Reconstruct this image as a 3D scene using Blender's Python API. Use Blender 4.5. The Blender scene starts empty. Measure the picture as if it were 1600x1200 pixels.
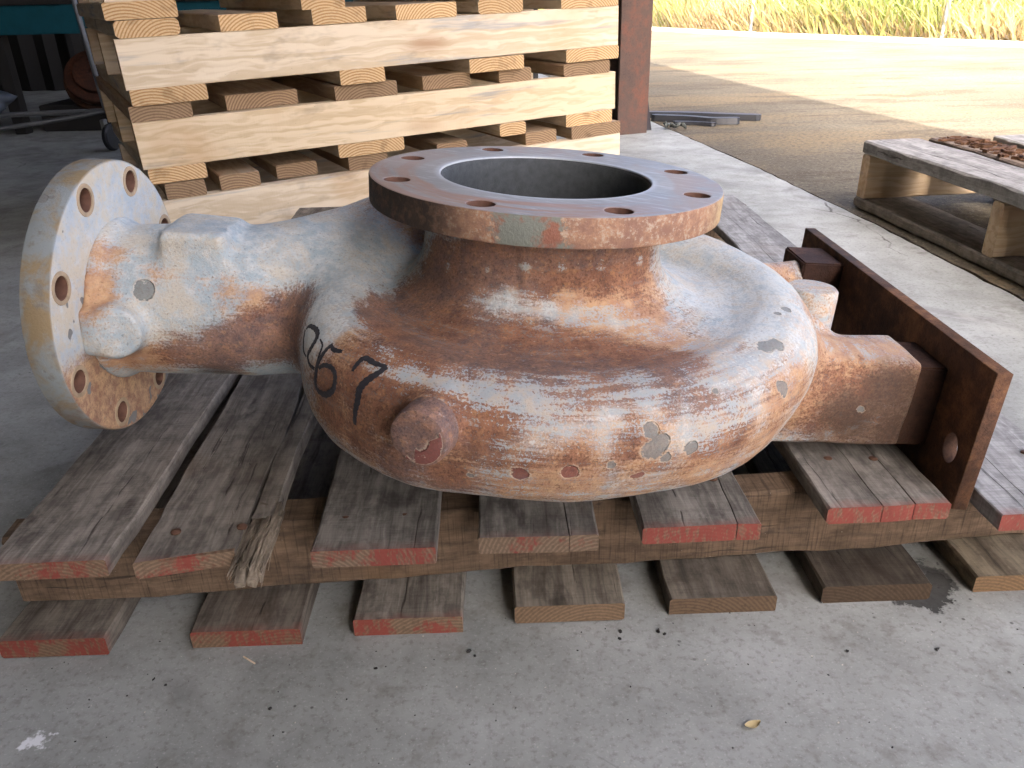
import bpy, bmesh, math, random
import numpy as np
from mathutils import Vector, Matrix, noise as mnoise

# ------------------------------------------------------------------ camera
SC = bpy.context.scene
COL = SC.collection
R_ = math.radians
CAM_H, PITCH, ROLL = 0.60, R_(26.0), R_(-1.34)
fw = Vector((0, math.cos(PITCH), -math.sin(PITCH)))
r0 = Vector((1, 0, 0)); u0 = Vector((0, math.sin(PITCH), math.cos(PITCH)))
cr = r0 * math.cos(ROLL) + u0 * math.sin(ROLL)
cu = -r0 * math.sin(ROLL) + u0 * math.cos(ROLL)
cam = bpy.data.cameras.new('camera'); cam.sensor_width = 36.0
cam.lens = 36.0 * 1250 / 1600; cam.clip_start = 0.02; cam.clip_end = 500
co = bpy.data.objects.new('camera', cam); COL.objects.link(co)
co.matrix_world = Matrix(((cr.x, cu.x, -fw.x, 0), (cr.y, cu.y, -fw.y, 0), (cr.z, cu.z, -fw.z, CAM_H), (0, 0, 0, 1)))
SC.camera = co
# ------------------------------------------------------------------ light
SUN_EL = R_(42)
SUN_AZ = R_(192)          # compass-style angle of the sun seen from the scene: 0 = +Y, clockwise
sdir = Vector((math.sin(SUN_AZ) * math.cos(SUN_EL), math.cos(SUN_AZ) * math.cos(SUN_EL), math.sin(SUN_EL)))
w = bpy.data.worlds.new('World'); SC.world = w; w.use_nodes = True
wn = w.node_tree; bg = wn.nodes['Background']
sky = wn.nodes.new('ShaderNodeTexSky'); sky.sky_type = 'NISHITA'; sky.sun_disc = False
sky.sun_elevation = SUN_EL; sky.sun_rotation = SUN_AZ; sky.dust_density = 8.0; sky.air_density = .3; sky.ozone_density = .2
wn.links.new(sky.outputs[0], bg.inputs[0]); bg.inputs[1].default_value = 0.15
sl = bpy.data.lights.new('sun', 'SUN'); sl.energy = 2.0; sl.angle = R_(0.5); sl.color = (1, .94, .84)
so = bpy.data.objects.new('sun', sl); COL.objects.link(so)
so.rotation_euler = sdir.to_track_quat('Z', 'Y').to_euler(); so.location = (-6, -10, 14)
vs = SC.view_settings; vs.view_transform = 'Standard'; vs.look = 'None'; vs.gamma = 1.0
vs.exposure = 3.3
SC.cycles.use_denoising = True
SC.cycles.max_bounces = 6; SC.cycles.diffuse_bounces = 4; SC.cycles.use_adaptive_sampling = True; SC.cycles.adaptive_threshold = 0.03
SC.cycles.sample_clamp_indirect = 6

random.seed(4); RNG = np.random.default_rng(4)
# ------------------------------------------------------------------ helpers
def tag(o, label=None, cat=None, group=None, kind=None):
    if label: o['label'] = label
    if cat: o['category'] = cat
    if group: o['group'] = group
    if kind: o['kind'] = kind
    return o
def empty(name, loc=(0, 0, 0), rot=(0, 0, 0), parent=None):
    o = bpy.data.objects.new(name, None); COL.objects.link(o)
    o.location = loc; o.rotation_euler = rot; o.parent = parent; o.empty_display_size = .05
    return o
def obj(name, me, mats=None, parent=None, loc=(0, 0, 0), rot=(0, 0, 0), color=None):
    if mats is not None and len(me.materials) == 0:
        for m in (mats if isinstance(mats, (list, tuple)) else [mats]): me.materials.append(m)
    o = bpy.data.objects.new(name, me); COL.objects.link(o)
    o.parent = parent; o.location = loc; o.rotation_euler = rot
    if color: o.color = color
    return o
def mesh(name, v, f, smooth=False, mi=None):
    me = bpy.data.meshes.new(name); me.from_pydata([tuple(map(float, p)) for p in v], [], [tuple(map(int, q)) for q in f])
    if mi is not None: me.polygons.foreach_set('material_index', list(map(int, mi)))
    if smooth: me.polygons.foreach_set('use_smooth', [True] * len(me.polygons))
    me.update(); return me
def bm_mesh(name, bm, smooth=False, angle=None):
    bmesh.ops.recalc_face_normals(bm, faces=bm.faces[:])
    me = bpy.data.meshes.new(name); bm.to_mesh(me); bm.free()
    if smooth: me.polygons.foreach_set('use_smooth', [True] * len(me.polygons))
    if angle is not None: me.set_sharp_from_angle(angle=angle)
    return me
def box_mesh(name, lo, hi, bevel=0.0, seg=2):
    bm = bmesh.new()
    bmesh.ops.create_cube(bm, size=1.0)
    for v in bm.verts:
        v.co = Vector([lo[i] + (v.co[i] + .5) * (hi[i] - lo[i]) for i in range(3)])
    if bevel: bmesh.ops.bevel(bm, geom=bm.edges[:], offset=bevel, segments=seg, affect='EDGES')
    return bm_mesh(name, bm, smooth=bool(bevel), angle=R_(40) if bevel else None)
def tube_mesh(name, pts, r, n=10, cap=True):
    pts = [Vector(p) for p in pts]; v = []; f = []
    rr = r if isinstance(r, (list, tuple)) else [r] * len(pts)
    up = Vector((0, 0, 1)); a = None
    for i, p in enumerate(pts):
        t = (pts[min(i + 1, len(pts) - 1)] - pts[max(i - 1, 0)]).normalized()
        if a is None:
            a = t.cross(up)
            if a.length < .05: a = t.cross(Vector((1, 0, 0)))
        a = (a - t * a.dot(t)).normalized(); b = t.cross(a)
        for k in range(n):
            th = 2 * math.pi * k / n
            v.append(p + (a * math.cos(th) + b * math.sin(th)) * rr[i])
    for i in range(len(pts) - 1):
        for k in range(n):
            f.append((i * n + k, i * n + (k + 1) % n, (i + 1) * n + (k + 1) % n, (i + 1) * n + k))
    if cap: f.append(tuple(range(n))[::-1]); f.append(tuple((len(pts) - 1) * n + k for k in range(n)))
    me = mesh(name, v, f, smooth=True); me.set_sharp_from_angle(angle=R_(50)); return me
def smooth_path(pts, n=8):
    out = []; P = [Vector(p) for p in pts]
    for i in range(len(P) - 1):
        p0 = P[max(i - 1, 0)]; p1 = P[i]; p2 = P[i + 1]; p3 = P[min(i + 2, len(P) - 1)]
        for k in range(n):
            t = k / n
            out.append(.5 * ((2 * p1) + (-p0 + p2) * t + (2 * p0 - 5 * p1 + 4 * p2 - p3) * t * t + (-p0 + 3 * p1 - 3 * p2 + p3) * t ** 3))
    out.append(P[-1]); return out
def lathe(name, prof, n=48, cap=True):
    v = []; f = []
    for (r, z) in prof:
        for k in range(n):
            a = 2 * math.pi * k / n; v.append((r * math.cos(a), r * math.sin(a), z))
    for i in range(len(prof) - 1):
        for k in range(n): f.append((i * n + k, i * n + (k + 1) % n, (i + 1) * n + (k + 1) % n, (i + 1) * n + k))
    if cap: f.append(tuple(range(n))[::-1]); f.append(tuple((len(prof) - 1) * n + k for k in range(n)))
    me = mesh(name, v, f, smooth=True); me.set_sharp_from_angle(angle=R_(40)); return me

# ------------------------------------------------------------------ node helper
class NT:
    def __init__(s, name):
        s.m = bpy.data.materials.new(name); s.m.use_nodes = True
        s.t = s.m.node_tree; s.b = s.t.nodes['Principled BSDF']
    def nd(s, typ, ins=None, **pr):
        n = s.t.nodes.new('ShaderNode' + typ)
        for k, v in pr.items(): setattr(n, k, v)
        for k, v in (ins or {}).items(): s.set(n.inputs[k], v)
        return n
    def set(s, sock, v):
        if isinstance(v, bpy.types.NodeSocket): s.t.links.new(v, sock)
        elif v is not None:
            if hasattr(sock.default_value, '__len__') and not hasattr(v, '__len__'): v = (v,) * len(sock.default_value)
            if hasattr(v, '__len__') and hasattr(sock.default_value, '__len__') and len(v) == 3 and len(sock.default_value) == 4: v = tuple(v) + (1,)
            sock.default_value = v
    def co(s, rand=True, kind='Object'):
        c = s.nd('TexCoord').outputs[kind]
        if rand:
            r = s.nd('ObjectInfo').outputs['Random']
            c = s.nd('VectorMath', {0: c, 1: s.nd('CombineXYZ', {0: s.ma('MULTIPLY', r, 37.1), 1: s.ma('MULTIPLY', r, 91.7), 2: s.ma('MULTIPLY', r, 13.3)}).outputs[0]}, operation='ADD').outputs[0]
        return c
    def sc(s, v, x, y=None, z=None):
        y = x if y is None else y; z = x if z is None else z
        return s.nd('VectorMath', {0: v, 1: (x, y, z)}, operation='MULTIPLY').outputs[0]
    def noise(s, v, scale=1, detail=4, rough=.55, dist=0):
        return s.nd('TexNoise', {'Vector': v, 'Scale': scale, 'Detail': min(detail, 4), 'Roughness': rough, 'Distortion': dist}).outputs[0]
    def vor(s, v, scale, out='Distance', feature='F1', rnd=1.0):
        return s.nd('TexVoronoi', {'Vector': v, 'Scale': scale, 'Randomness': rnd}, feature=feature).outputs[out]
    def ma(s, op, a, b=0.0, c=0.0, clamp=False):
        return s.nd('Math', {0: a, 1: b, 2: c}, operation=op, use_clamp=clamp).outputs[0]
    def sm(s, v, lo, hi, a=0.0, b=1.0):
        return s.nd('MapRange', {'Value': v, 'From Min': lo, 'From Max': hi, 'To Min': a, 'To Max': b}, interpolation_type='SMOOTHSTEP').outputs[0]
    def ramp(s, fac, stops):
        n = s.nd('ValToRGB', {0: fac}); e = n.color_ramp.elements
        while len(e) > 1: e.remove(e[-1])
        for i, (p, c) in enumerate(stops):
            el = e[0] if i == 0 else e.new(p)
            el.position = p; el.color = tuple(c) + (1,) if len(c) == 3 else c
        return n.outputs[0]
    def mix(s, fac, a, b, mode='MIX'):
        n = s.nd('Mix', None, data_type='RGBA', blend_type=mode)
        s.set(n.inputs[0], fac); s.set(n.inputs[6], a); s.set(n.inputs[7], b); return n.outputs[2]
    def sep(s, v): return s.nd('SeparateXYZ', {0: v}).outputs
    def attr(s, name, out='Vector'): return s.nd('Attribute', None, attribute_name=name).outputs[out]
    def bump(s, h, strength=.3, dist=.002, prev=None):
        n = s.nd('Bump', {'Height': h, 'Strength': strength, 'Distance': dist})
        if prev is not None: s.set(n.inputs['Normal'], prev)
        return n.outputs[0]
    def out(s, col, rough=.8, normal=None, metal=0.0, spec=.3):
        s.set(s.b.inputs['Base Color'], col); s.set(s.b.inputs['Roughness'], rough)
        s.set(s.b.inputs['Metallic'], metal); s.set(s.b.inputs['Specular IOR Level'], spec)
        if normal is not None: s.set(s.b.inputs['Normal'], normal)
        return s.m
def tint(n, c):
    return n.mix(1.0, c, n.nd('ObjectInfo').outputs['Color'], 'MULTIPLY')

# ------------------------------------------------------------------ materials
def mat_old_wood(name, lo, hi, stain=.5, saw=.25, warm=(.17, .11, .065)):
    n = NT(name); c = n.co()
    cw = n.nd('VectorMath', {0: c, 1: n.sc(n.nd('TexNoise', {'Vector': n.sc(c, 14, 3, 14), 'Detail': 2}).outputs[1], .012, .03, .012)}, operation='ADD').outputs[0]
    g = n.noise(n.sc(cw, 230, 6, 230), 1, 5, .65)
    st = n.noise(n.sc(cw, 38, 1.5, 38), 1, 4, .6)
    sw = n.noise(n.sc(c, 20, 420, 20), 1, 2, .5)
    bl = n.noise(n.sc(c, 17, 8, 17), 1, 6, .68, .5)
    col = n.ramp(n.ma('ADD', n.ma('MULTIPLY', st, .7), n.ma('MULTIPLY', g, .45)), [(.34, lo), (.56, [(a + b) / 2 for a, b in zip(lo, hi)]), (.76, hi)])
    col = n.mix(n.ma('MULTIPLY', n.sm(sw, .5, .72), saw), col, [x * .45 for x in lo])
    col = n.mix(n.sm(n.noise(n.sc(c, 45, 30, 45), 1, 5, .7), .4, .66, 0, .45), col, [x * .5 for x in lo]); col = n.mix(n.ma('MULTIPLY', n.sm(bl, .54, .72), stain), col, (.035, .03, .027))
    col = n.mix(n.sm(n.noise(c, 6, 3), .58, .75, 0, .28), col, warm)
    crack = n.sm(n.noise(n.sc(cw, 160, 2.2, 160), 1, 3, .5), .35, .27)
    col = n.mix(n.ma('MULTIPLY', crack, .7), col, (.025, .02, .016))
    dust = n.sm(n.noise(c, 420, 2), .72, .8, 0, .5)
    col = n.mix(dust, col, (.42, .39, .34))
    oy = n.sep(n.nd('TexCoord').outputs['Object'])[1]
    ov = n.ma('MULTIPLY', n.sm(n.ma('ADD', oy, n.ma('MULTIPLY', n.noise(c, 55, 4, .7), .03)), .03, .008), n.nd('ObjectInfo').outputs['Alpha'])
    col = n.mix(n.ma('MULTIPLY', ov, .55), col, (.27, .07, .05))
    h = n.ma('SUBTRACT', n.ma('ADD', n.ma('MULTIPLY', g, .6), n.ma('MULTIPLY', sw, .35)), crack)
    return n.out(tint(n, col), .85, n.bump(h, .55, .0022), spec=.2)
def mat_end(name, paint=(.19, .042, .032), base=(.17, .12, .08)):
    n = NT(name); c = n.co()
    rv = n.nd('ObjectInfo').outputs['Random']
    c2 = n.nd('VectorMath', {0: n.nd('TexCoord').outputs['Object'], 1: n.nd('CombineXYZ', {0: n.sm(rv, 0, 1, -.06, .06), 1: 0.0, 2: n.sm(n.ma('FRACT', n.ma('MULTIPLY', rv, 7.3)), 0, 1, .03, .07)}).outputs[0]}, operation='ADD').outputs[0]
    rings = n.nd('TexWave', {'Vector': c2, 'Scale': 75, 'Distortion': 1.6, 'Detail': 3, 'Detail Scale': 3, 'Detail Roughness': .7}, wave_type='RINGS', rings_direction='Y').outputs[1]
    f = n.noise(c, 260, 4)
    col = n.mix(n.sm(rings, .2, .9), [x * .8 for x in base], [x * 1.08 for x in base])
    col = n.mix(n.sm(f, .45, .7, 0, .5), col, [x * .45 for x in base])
    al = n.nd('ObjectInfo').outputs['Alpha']
    xx = n.noise(c, 16, 4, .65)
    msk = n.ma('MULTIPLY', n.sm(n.ma('ADD', xx, n.ma('MULTIPLY', f, .25)), n.ma('SUBTRACT', 1.02, n.ma('MULTIPLY', al, .78)), n.ma('SUBTRACT', 1.14, n.ma('MULTIPLY', al, .78))), n.ma('GREATER_THAN', al, .02))
    pc = n.mix(n.noise(c, 45, 4), [x * .75 for x in paint], [min(1, x * 1.25) for x in paint])
    wear = n.sm(n.noise(n.sc(c, 190, 190, 60), 1, 4, .7), .48, .62, 1.0, .25)
    col = n.mix(n.ma('MULTIPLY', n.ma('MULTIPLY', msk, wear), .9), col, pc)
    return n.out(tint(n, col), .8, n.bump(f, .4, .001), spec=.2)
def mat_pine(name, a, b, blue=.5, end=False, speck=0):
    n = NT(name); c = n.co()
    if end:
        cc = n.nd('VectorMath', {0: n.nd('TexCoord').outputs['Object'], 1: n.nd('CombineXYZ', {0: n.sm(n.nd('ObjectInfo').outputs['Random'], 0, 1, -.05, .05), 1: 0.0, 2: n.sm(n.nd('ObjectInfo').outputs['Random'], 0, 1, .05, .09)}).outputs[0]}, operation='ADD').outputs[0]
        rings = n.nd('TexWave', {'Vector': cc, 'Scale': 46, 'Distortion': .8, 'Detail': 2, 'Detail Scale': 3}, wave_type='RINGS', rings_direction='Y').outputs[1]
        f = n.noise(c, 300, 3)
        col = n.mix(n.sm(rings, .3, .9), a, b); col = n.mix(n.sm(f, .5, .75, 0, .35), col, [x * .5 for x in b])
        col = n.mix(n.sm(n.noise(c, 25, 3), .55, .72, 0, .4), col, [x * .4 for x in b])
        return n.out(tint(n, col), .8, n.bump(f, .4, .001), spec=.2)
    warp = n.nd('TexNoise', {'Vector': n.sc(c, 5, 1.3, 5), 'Detail': 2}).outputs[1]
    cw = n.nd('VectorMath', {0: c, 1: n.sc(warp, .05, .03, .05)}, operation='ADD').outputs[0]
    g1 = n.sm(n.noise(n.sc(cw, 75, .55, 75), 1, 3, .5), .36, .62)
    g2 = n.noise(n.sc(cw, 130, 3, 130), 1, 4, .6)
    col = n.mix(n.sm(n.ma('ADD', n.ma('MULTIPLY', g1, .5), n.ma('MULTIPLY', g2, .55)), .3, .95), a, b)
    kn = n.vor(n.sc(c, 5.5, 2.2, 7), 1)
    kd = n.sm(kn, .24, .05)
    col = n.mix(n.ma('MULTIPLY', kd, .55), col, (.3, .13, .05))
    bs = n.noise(n.sc(c, 30, 2.2, 30), 1, 4, .6)
    col = n.mix(n.ma('MULTIPLY', n.sm(bs, .55, .72), blue), col, (.3, .31, .32))
    col = n.mix(n.sm(n.noise(c, 3.5, 4), .5, .72, 0, .45), col, (.5, .31, .15)); col = n.mix(n.sm(n.noise(n.sc(c, 12, 5, 12), 1, 6, .7), .56, .7, 0, .4), col, (.26, .2, .14))
    col = n.mix(n.sm(n.noise(c, 190, 2), .73, .78, 0, .5), col, (.1, .08, .06))
    return n.out(tint(n, col), .7, n.bump(n.ma('ADD', g2, n.noise(n.sc(c, 30, 260, 30), 1, 2)), .25, .0012), spec=.25)

M = {}
M['deck'] = mat_old_wood('weathered_deck_wood', (.052, .046, .039), (.335, .31, .272), stain=.75, saw=.1)
M['stringer'] = mat_old_wood('brown_stringer_wood', (.05, .034, .022), (.2, .138, .088), stain=.45, saw=.5, warm=(.22, .12, .05))
M['greywood'] = mat_old_wood('silver_grey_wood', (.14, .135, .13), (.42, .41, .39), stain=.25)
M['deck_end'] = mat_end('red_painted_board_end')
M['pine'] = mat_pine('fresh_pine', (.7, .595, .44), (.55, .435, .285), .9)
M['pine_end'] = mat_pine('fresh_pine_end', (.66, .47, .26), (.42, .24, .1), end=True)
M['pine_old'] = mat_pine('tanned_pine', (.4, .29, .18), (.28, .185, .11), blue=.25)
M['pine_old_end'] = mat_pine('tanned_pine_end', (.33, .225, .13), (.2, .125, .07), end=True)

def m_floor():
    n = NT('shop_concrete'); c = n.co(False)
    a = n.noise(c, 1.6, 6, .6, .3); b = n.noise(c, 9, 6, .65); f = n.noise(c, 130, 4, .7); ff = n.noise(c, 600, 2)
    col = n.ramp(n.ma('ADD', n.ma('MULTIPLY', a, .6), n.ma('MULTIPLY', b, .4)), [(.34, (.165, .172, .16)), (.5, (.292, .304, .285)), (.66, (.4, .415, .4))])
    col = n.mix(n.sm(f, .48, .7, 0, .5), col, (.13, .12, .105))
    col = n.mix(n.sm(n.noise(c, 330, 3, .6), .56, .7, 0, .4), col, (.48, .47, .45)); col = n.mix(n.sm(n.noise(c, 20, 5, .7), .54, .7, 0, .45), col, (.15, .14, .12))
    smg = n.noise(n.sc(n.nd('VectorRotate', {0: c, 'Angle': .6}, rotation_type='Z_AXIS').outputs[0], 2.2, 9, 1), 1, 5, .6)
    col = n.mix(n.sm(smg, .56, .72, 0, .5), col, (.15, .145, .14))
    sp = n.vor(c, 38); spm = n.ma('MULTIPLY', n.sm(sp, .09, .05), n.sm(n.noise(c, 7, 2), .5, .6))
    col = n.mix(n.ma('MULTIPLY', spm, .75), col, (.05, .045, .04))
    # scuffs and thin scratches
    s2 = n.noise(n.sc(n.nd('VectorRotate', {0: c, 'Angle': -.9}, rotation_type='Z_AXIS').outputs[0], 150, 6, 1), 1, 2, .5)
    col = n.mix(n.ma('MULTIPLY', n.sm(s2, .7, .78), n.sm(n.noise(c, 3.3, 2), .48, .62)), col, (.12, .12, .115))
    cw = n.nd('VectorMath', {0: c, 1: n.sc(n.nd('TexNoise', {'Vector': c, 'Scale': 5.0, 'Detail': 5}).outputs[1], .16, .16, 0)}, operation='ADD').outputs[0]
    ck = n.sm(n.vor(cw, 1.9, feature='DISTANCE_TO_EDGE'), .006, .0015)
    col = n.mix(n.ma('MULTIPLY', ck, n.sm(n.noise(c, 2.3, 3), .5, .62)), col, (.07, .065, .058))
    st3 = n.noise(c, 3.1, 6, .7, .8)
    col = n.mix(n.sm(st3, .57, .7, 0, .6), col, (.12, .112, .098)); col = n.mix(n.sm(n.noise(n.sc(c, 5, 2, 1), 1, 5, .65, .4), .58, .74, 0, .4), col, (.5, .49, .46))
    # splash of white paint and a damp oily patch on the slab
    p = n.sep(c)
    def patch(x, y, r, amp):
        d = n.nd('VectorMath', {0: n.sc(c, 1, 1, 0), 1: (x, y, 0)}, operation='DISTANCE').outputs[1]
        return n.ma('SUBTRACT', r, n.ma('ADD', d, n.ma('MULTIPLY', n.ma('SUBTRACT', n.noise(c, 42, 5, .7), .5), amp)))
    wp = n.sm(patch(-.437, .515, .012, .06), 0, .006)
    col = n.mix(n.ma('MULTIPLY', wp, .85), col, (.8, .82, .84))
    oil = n.sm(patch(.438, .705, .05, .06), 0, .006)
    col = n.mix(n.ma('MULTIPLY', oil, .85), col, (.03, .03, .03))
    rough = n.ma('SUBTRACT', n.sm(b, .3, .7, .75, .6), n.ma('MULTIPLY', oil, .45))
    nb = n.bump(n.ma('ADD', n.ma('MULTIPLY', f, .6), n.ma('ADD', n.ma('MULTIPLY', ff, .25), b)), .35, .002)
    return n.out(col, rough, nb, spec=.35)
M['floor'] = m_floor()
def m_apron():
    n = NT('rough_apron_concrete'); c = n.co(False)
    a = n.noise(c, .8, 5, .6); f = n.noise(c, 55, 4, .7); ff = n.noise(c, 210, 3, .6)
    col = n.ramp(a, [(.3, (.075, .064, .044)), (.5, (.115, .099, .069)), (.7, (.16, .14, .1))])
    col = n.mix(n.sm(n.noise(n.sc(c, .5, 1.6, 1), 1, 6, .65, .6), .46, .62, 0, .75), col, (.18, .135, .075)); col = n.mix(n.sm(n.noise(n.sc(c, 1.2, 4, 1), 1, 5, .7), .5, .64, 0, .7), col, (.06, .046, .028))
    col = n.mix(n.sm(f, .46, .62, 0, .6), col, (.045, .038, .03)); col = n.mix(n.sm(n.vor(c, 48), .22, .1, 0, .6), col, (.24, .215, .17)); col = n.mix(n.sm(ff, .56, .72, 0, .5), col, (.26, .235, .185))
    col = n.mix(n.sm(n.vor(c, 9), .06, .03), col, (.1, .09, .08))
    return n.out(col, .85, n.bump(n.ma('ADD', f, ff), .5, .004), spec=.25)
M['apron'] = m_apron()
def flat(name, col, rough=.6, metal=0.0, var=.3, scale=20, bump=.15, spec=.3):
    n = NT(name); c = n.co()
    x = n.noise(c, scale, 5, .6)
    cc = n.mix(x, [k * (1 - var) for k in col], [min(1, k * (1 + var)) for k in col])
    return n.out(tint(n, cc), rough, n.bump(n.noise(c, scale * 9, 3), bump, .002), metal, spec)
M['black'] = flat('black_rubber', (.02, .021, .024), .45)
M['darksteel'] = flat('dark_steel_tube', (.09, .095, .1), .45, .3)
M['teal'] = flat('teal_enamel', (.006, .06, .08), .5)
M['wall'] = flat('dark_corrugated_sheet', (.016, .015, .014), .7, var=.5, scale=3)
M['roof'] = flat('galvanised_roof_sheet', (.09, .09, .09), .6, .2)
M['bag'] = flat('blue_grey_plastic', (.05, .06, .075), .5)
M['galv'] = flat('galvanised_post', (.2, .2, .19), .5, .4)
M['soil'] = flat('dry_soil', (.3, .22, .1), .9, var=.4, scale=2)
M['kerb'] = flat('pale_kerb_concrete', (.5, .47, .4), .85, scale=8)
M['nail'] = flat('rusty_nail', (.13, .07, .045), .6, .4)
M['void'] = flat('grime', (.03, .028, .026), .9)
def m_rust(name, lo, mid, hi, sc=1.0):
    n = NT(name); c = n.co()
    a = n.noise(c, 9 * sc, 6, .65, .5); b = n.noise(c, 60 * sc, 5, .7); d = n.noise(c, 400 * sc, 3, .6)
    col = n.ramp(n.ma('ADD', n.ma('MULTIPLY', a, .6), n.ma('MULTIPLY', b, .4)), [(.33, lo), (.5, mid), (.67, hi)])
    col = n.mix(n.sm(d, .5, .75, 0, .45), col, [x * .4 for x in lo])
    return n.out(tint(n, col), .8, n.bump(n.ma('ADD', b, d), .5, .0015), .15, .3)
M['rust'] = m_rust('rusted_plate_steel', (.03, .018, .013), (.085, .042, .024), (.22, .105, .048))
M['column'] = m_rust('column_paint', (.075, .055, .048), (.1, .065, .052), (.17, .07, .045), .5)
def m_pump():
    n = NT('flaking_pump_paint'); c = n.co(False); mk = n.sep(n.attr('mk')); mk2 = n.sep(n.attr('mk2')); fl = n.attr('flow')
    rust, orange, pale = mk[0], mk[1], mk[2]; chip, grime, bore = mk2[0], mk2[1], mk2[2]
    st = n.noise(n.sc(fl, 8, 110, 70), 1, 6, .7, .3)        # streaks that run round the casting
    st2 = n.noise(n.sc(fl, 18, 200, 120), 1, 5, .7)
    bl = n.noise(c, 22, 6, .68, .4); md = n.noise(c, 85, 5, .7); fi = n.noise(c, 420, 4, .75); fi2 = n.noise(c, 900, 2, .6)
    # paint
    p = n.mix(n.sm(bl, .35, .7), (.34, .415, .455), (.45, .495, .505))
    p = n.mix(n.sm(n.ma('ADD', md, n.ma('MULTIPLY', pale, .3)), .5, .78, 0, .6), p, (.66, .66, .62))
    p = n.mix(n.sm(n.ma('ADD', n.ma('MULTIPLY', bl, .6), n.ma('MULTIPLY', fi, .45)), .48, .64, 0, .65), p, (.54, .46, .33))
    p = n.mix(n.sm(fi, .52, .7, 0, .55), p, (.22, .235, .24))
    # orange wash
    oc = n.mix(n.sm(md, .35, .68), (.4, .185, .078), (.51, .3, .14))
    oc = n.mix(n.sm(fi, .5, .7, 0, .5), oc, (.25, .1, .045))
    jit = n.ma('ADD', n.ma('MULTIPLY', n.ma('SUBTRACT', st, .5), .85), n.ma('ADD', n.ma('MULTIPLY', n.ma('SUBTRACT', md, .5), .7), n.ma('MULTIPLY', n.ma('SUBTRACT', fi, .5), .8)))
    om = n.sm(n.ma('ADD', orange, jit), .3, .8)
    col = n.mix(n.ma('MULTIPLY', om, .88), p, oc)
    # red-brown oxide
    rc = n.mix(n.sm(n.ma('ADD', n.ma('MULTIPLY', bl, .5), n.ma('MULTIPLY', md, .5)), .35, .65), (.115, .046, .03), (.29, .125, .07))
    rc = n.mix(n.sm(fi, .46, .64, 0, .8), rc, (.045, .022, .016)); rc = n.mix(n.sm(n.noise(c, 150, 3, .6), .56, .7, 0, .55), rc, (.42, .2, .08))
    rc = n.mix(n.sm(fi2, .6, .74, 0, .35), rc, (.45, .3, .2))
    jit2 = n.ma('ADD', n.ma('MULTIPLY', n.ma('SUBTRACT', st2, .5), 1.0), n.ma('ADD', n.ma('MULTIPLY', n.ma('SUBTRACT', bl, .5), .5), n.ma('MULTIPLY', n.ma('SUBTRACT', fi, .5), .9)))
    rm = n.sm(n.ma('ADD', rust, jit2), .33, .75)
    col = n.mix(n.ma('MULTIPLY', rm, .86), col, rc)
    # chalky pale residue over the rust where the paint is thin
    pm = n.ma('MULTIPLY', n.sm(n.ma('ADD', n.ma('ADD', st, n.ma('MULTIPLY', n.ma('SUBTRACT', pale, .6), .2)), n.ma('MULTIPLY', n.ma('SUBTRACT', fi, .5), .9)), .54, .62), n.sm(pale, .3, .75, .15, .85))
    col = n.mix(pm, col, n.mix(n.sm(md, .4, .66), (.385, .435, .455), (.48, .44, .37)))
    pit = n.sm(n.noise(c, 300, 3, .6), .64, .68, 0, .35); col = n.mix(pit, col, (.04, .026, .02))
    fk = n.sm(n.noise(n.sc(c, 1, 1, 1.6), 210, 3, .65), .665, .69, 0, .3); col = n.mix(fk, col, (.55, .51, .43))
    # grime, with painted shade in the left pocket and under the left flank
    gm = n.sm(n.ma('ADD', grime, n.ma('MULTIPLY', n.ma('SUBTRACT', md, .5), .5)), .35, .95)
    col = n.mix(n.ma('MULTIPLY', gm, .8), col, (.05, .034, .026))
    # flaked spots down to primer / bare casting, with a pale broken rim
    cj = n.ma('ADD', chip, n.ma('MULTIPLY', n.ma('SUBTRACT', n.noise(c, 130, 5, .7), .5), .8))
    cm = n.sm(cj, .5, .54); rim = n.ma('MULTIPLY', n.sm(cj, .36, .5), n.ma('SUBTRACT', 1.0, cm))
    col = n.mix(n.ma('MULTIPLY', rim, .5), col, (.6, .5, .38))
    cc = n.mix(n.attr('cc', 'Fac'), (.2, .06, .05), (.19, .2, .19))
    cc = n.mix(n.sm(fi, .45, .7, 0, .4), cc, (.1, .09, .08))
    col = n.mix(n.ma('MULTIPLY', cm, .82), col, cc)
    # bare inside of the bore
    bc = n.mix(n.sm(md, .35, .65), (.12, .132, .14), (.18, .195, .205))
    bc = n.mix(n.sm(fi, .5, .7, 0, .3), bc, (.05, .055, .06))
    col = n.mix(bore, col, bc)
    h = n.ma('SUBTRACT', n.ma('MULTIPLY', n.ma('SUBTRACT', 1.0, n.ma('MULTIPLY', bore, .8)), n.ma('ADD', n.ma('MULTIPLY', fi, .55), n.ma('MULTIPLY', md, .5))), n.ma('MULTIPLY', n.sm(chip, .48, .54), 1.1))
    rough = n.ma('SUBTRACT', n.sm(rm, 0, 1, .58, .72), n.ma('MULTIPLY', bore, .2))
    return n.out(col, rough, n.bump(h, .8, .0026), n.ma('MULTIPLY', bore, .4), .35)
M['pump'] = m_pump()
def m_rim(name, ang_terms, base='orange'):
    """edge of a flange: mix of rust, orange scale, old green-grey primer, cream paint and painted shade by angle round the rim"""
    n = NT(name); c = n.co(False); s = n.sep(c)
    ang = n.ma('ARCTAN2', s[1], s[0])
    bl = n.noise(c, 30, 6, .7, .3); md = n.noise(c, 110, 5, .7); fi = n.noise(c, 420, 4, .7)
    def lobe(a0, wd):
        d = n.ma('ABSOLUTE', n.ma('SUBTRACT', ang, a0)); d = n.ma('ADD', d, n.ma('MULTIPLY', n.ma('SUBTRACT', md, .5), .25))
        return n.sm(d, wd, wd * .8)
    return n, c, s, ang, bl, md, fi, lobe
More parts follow.
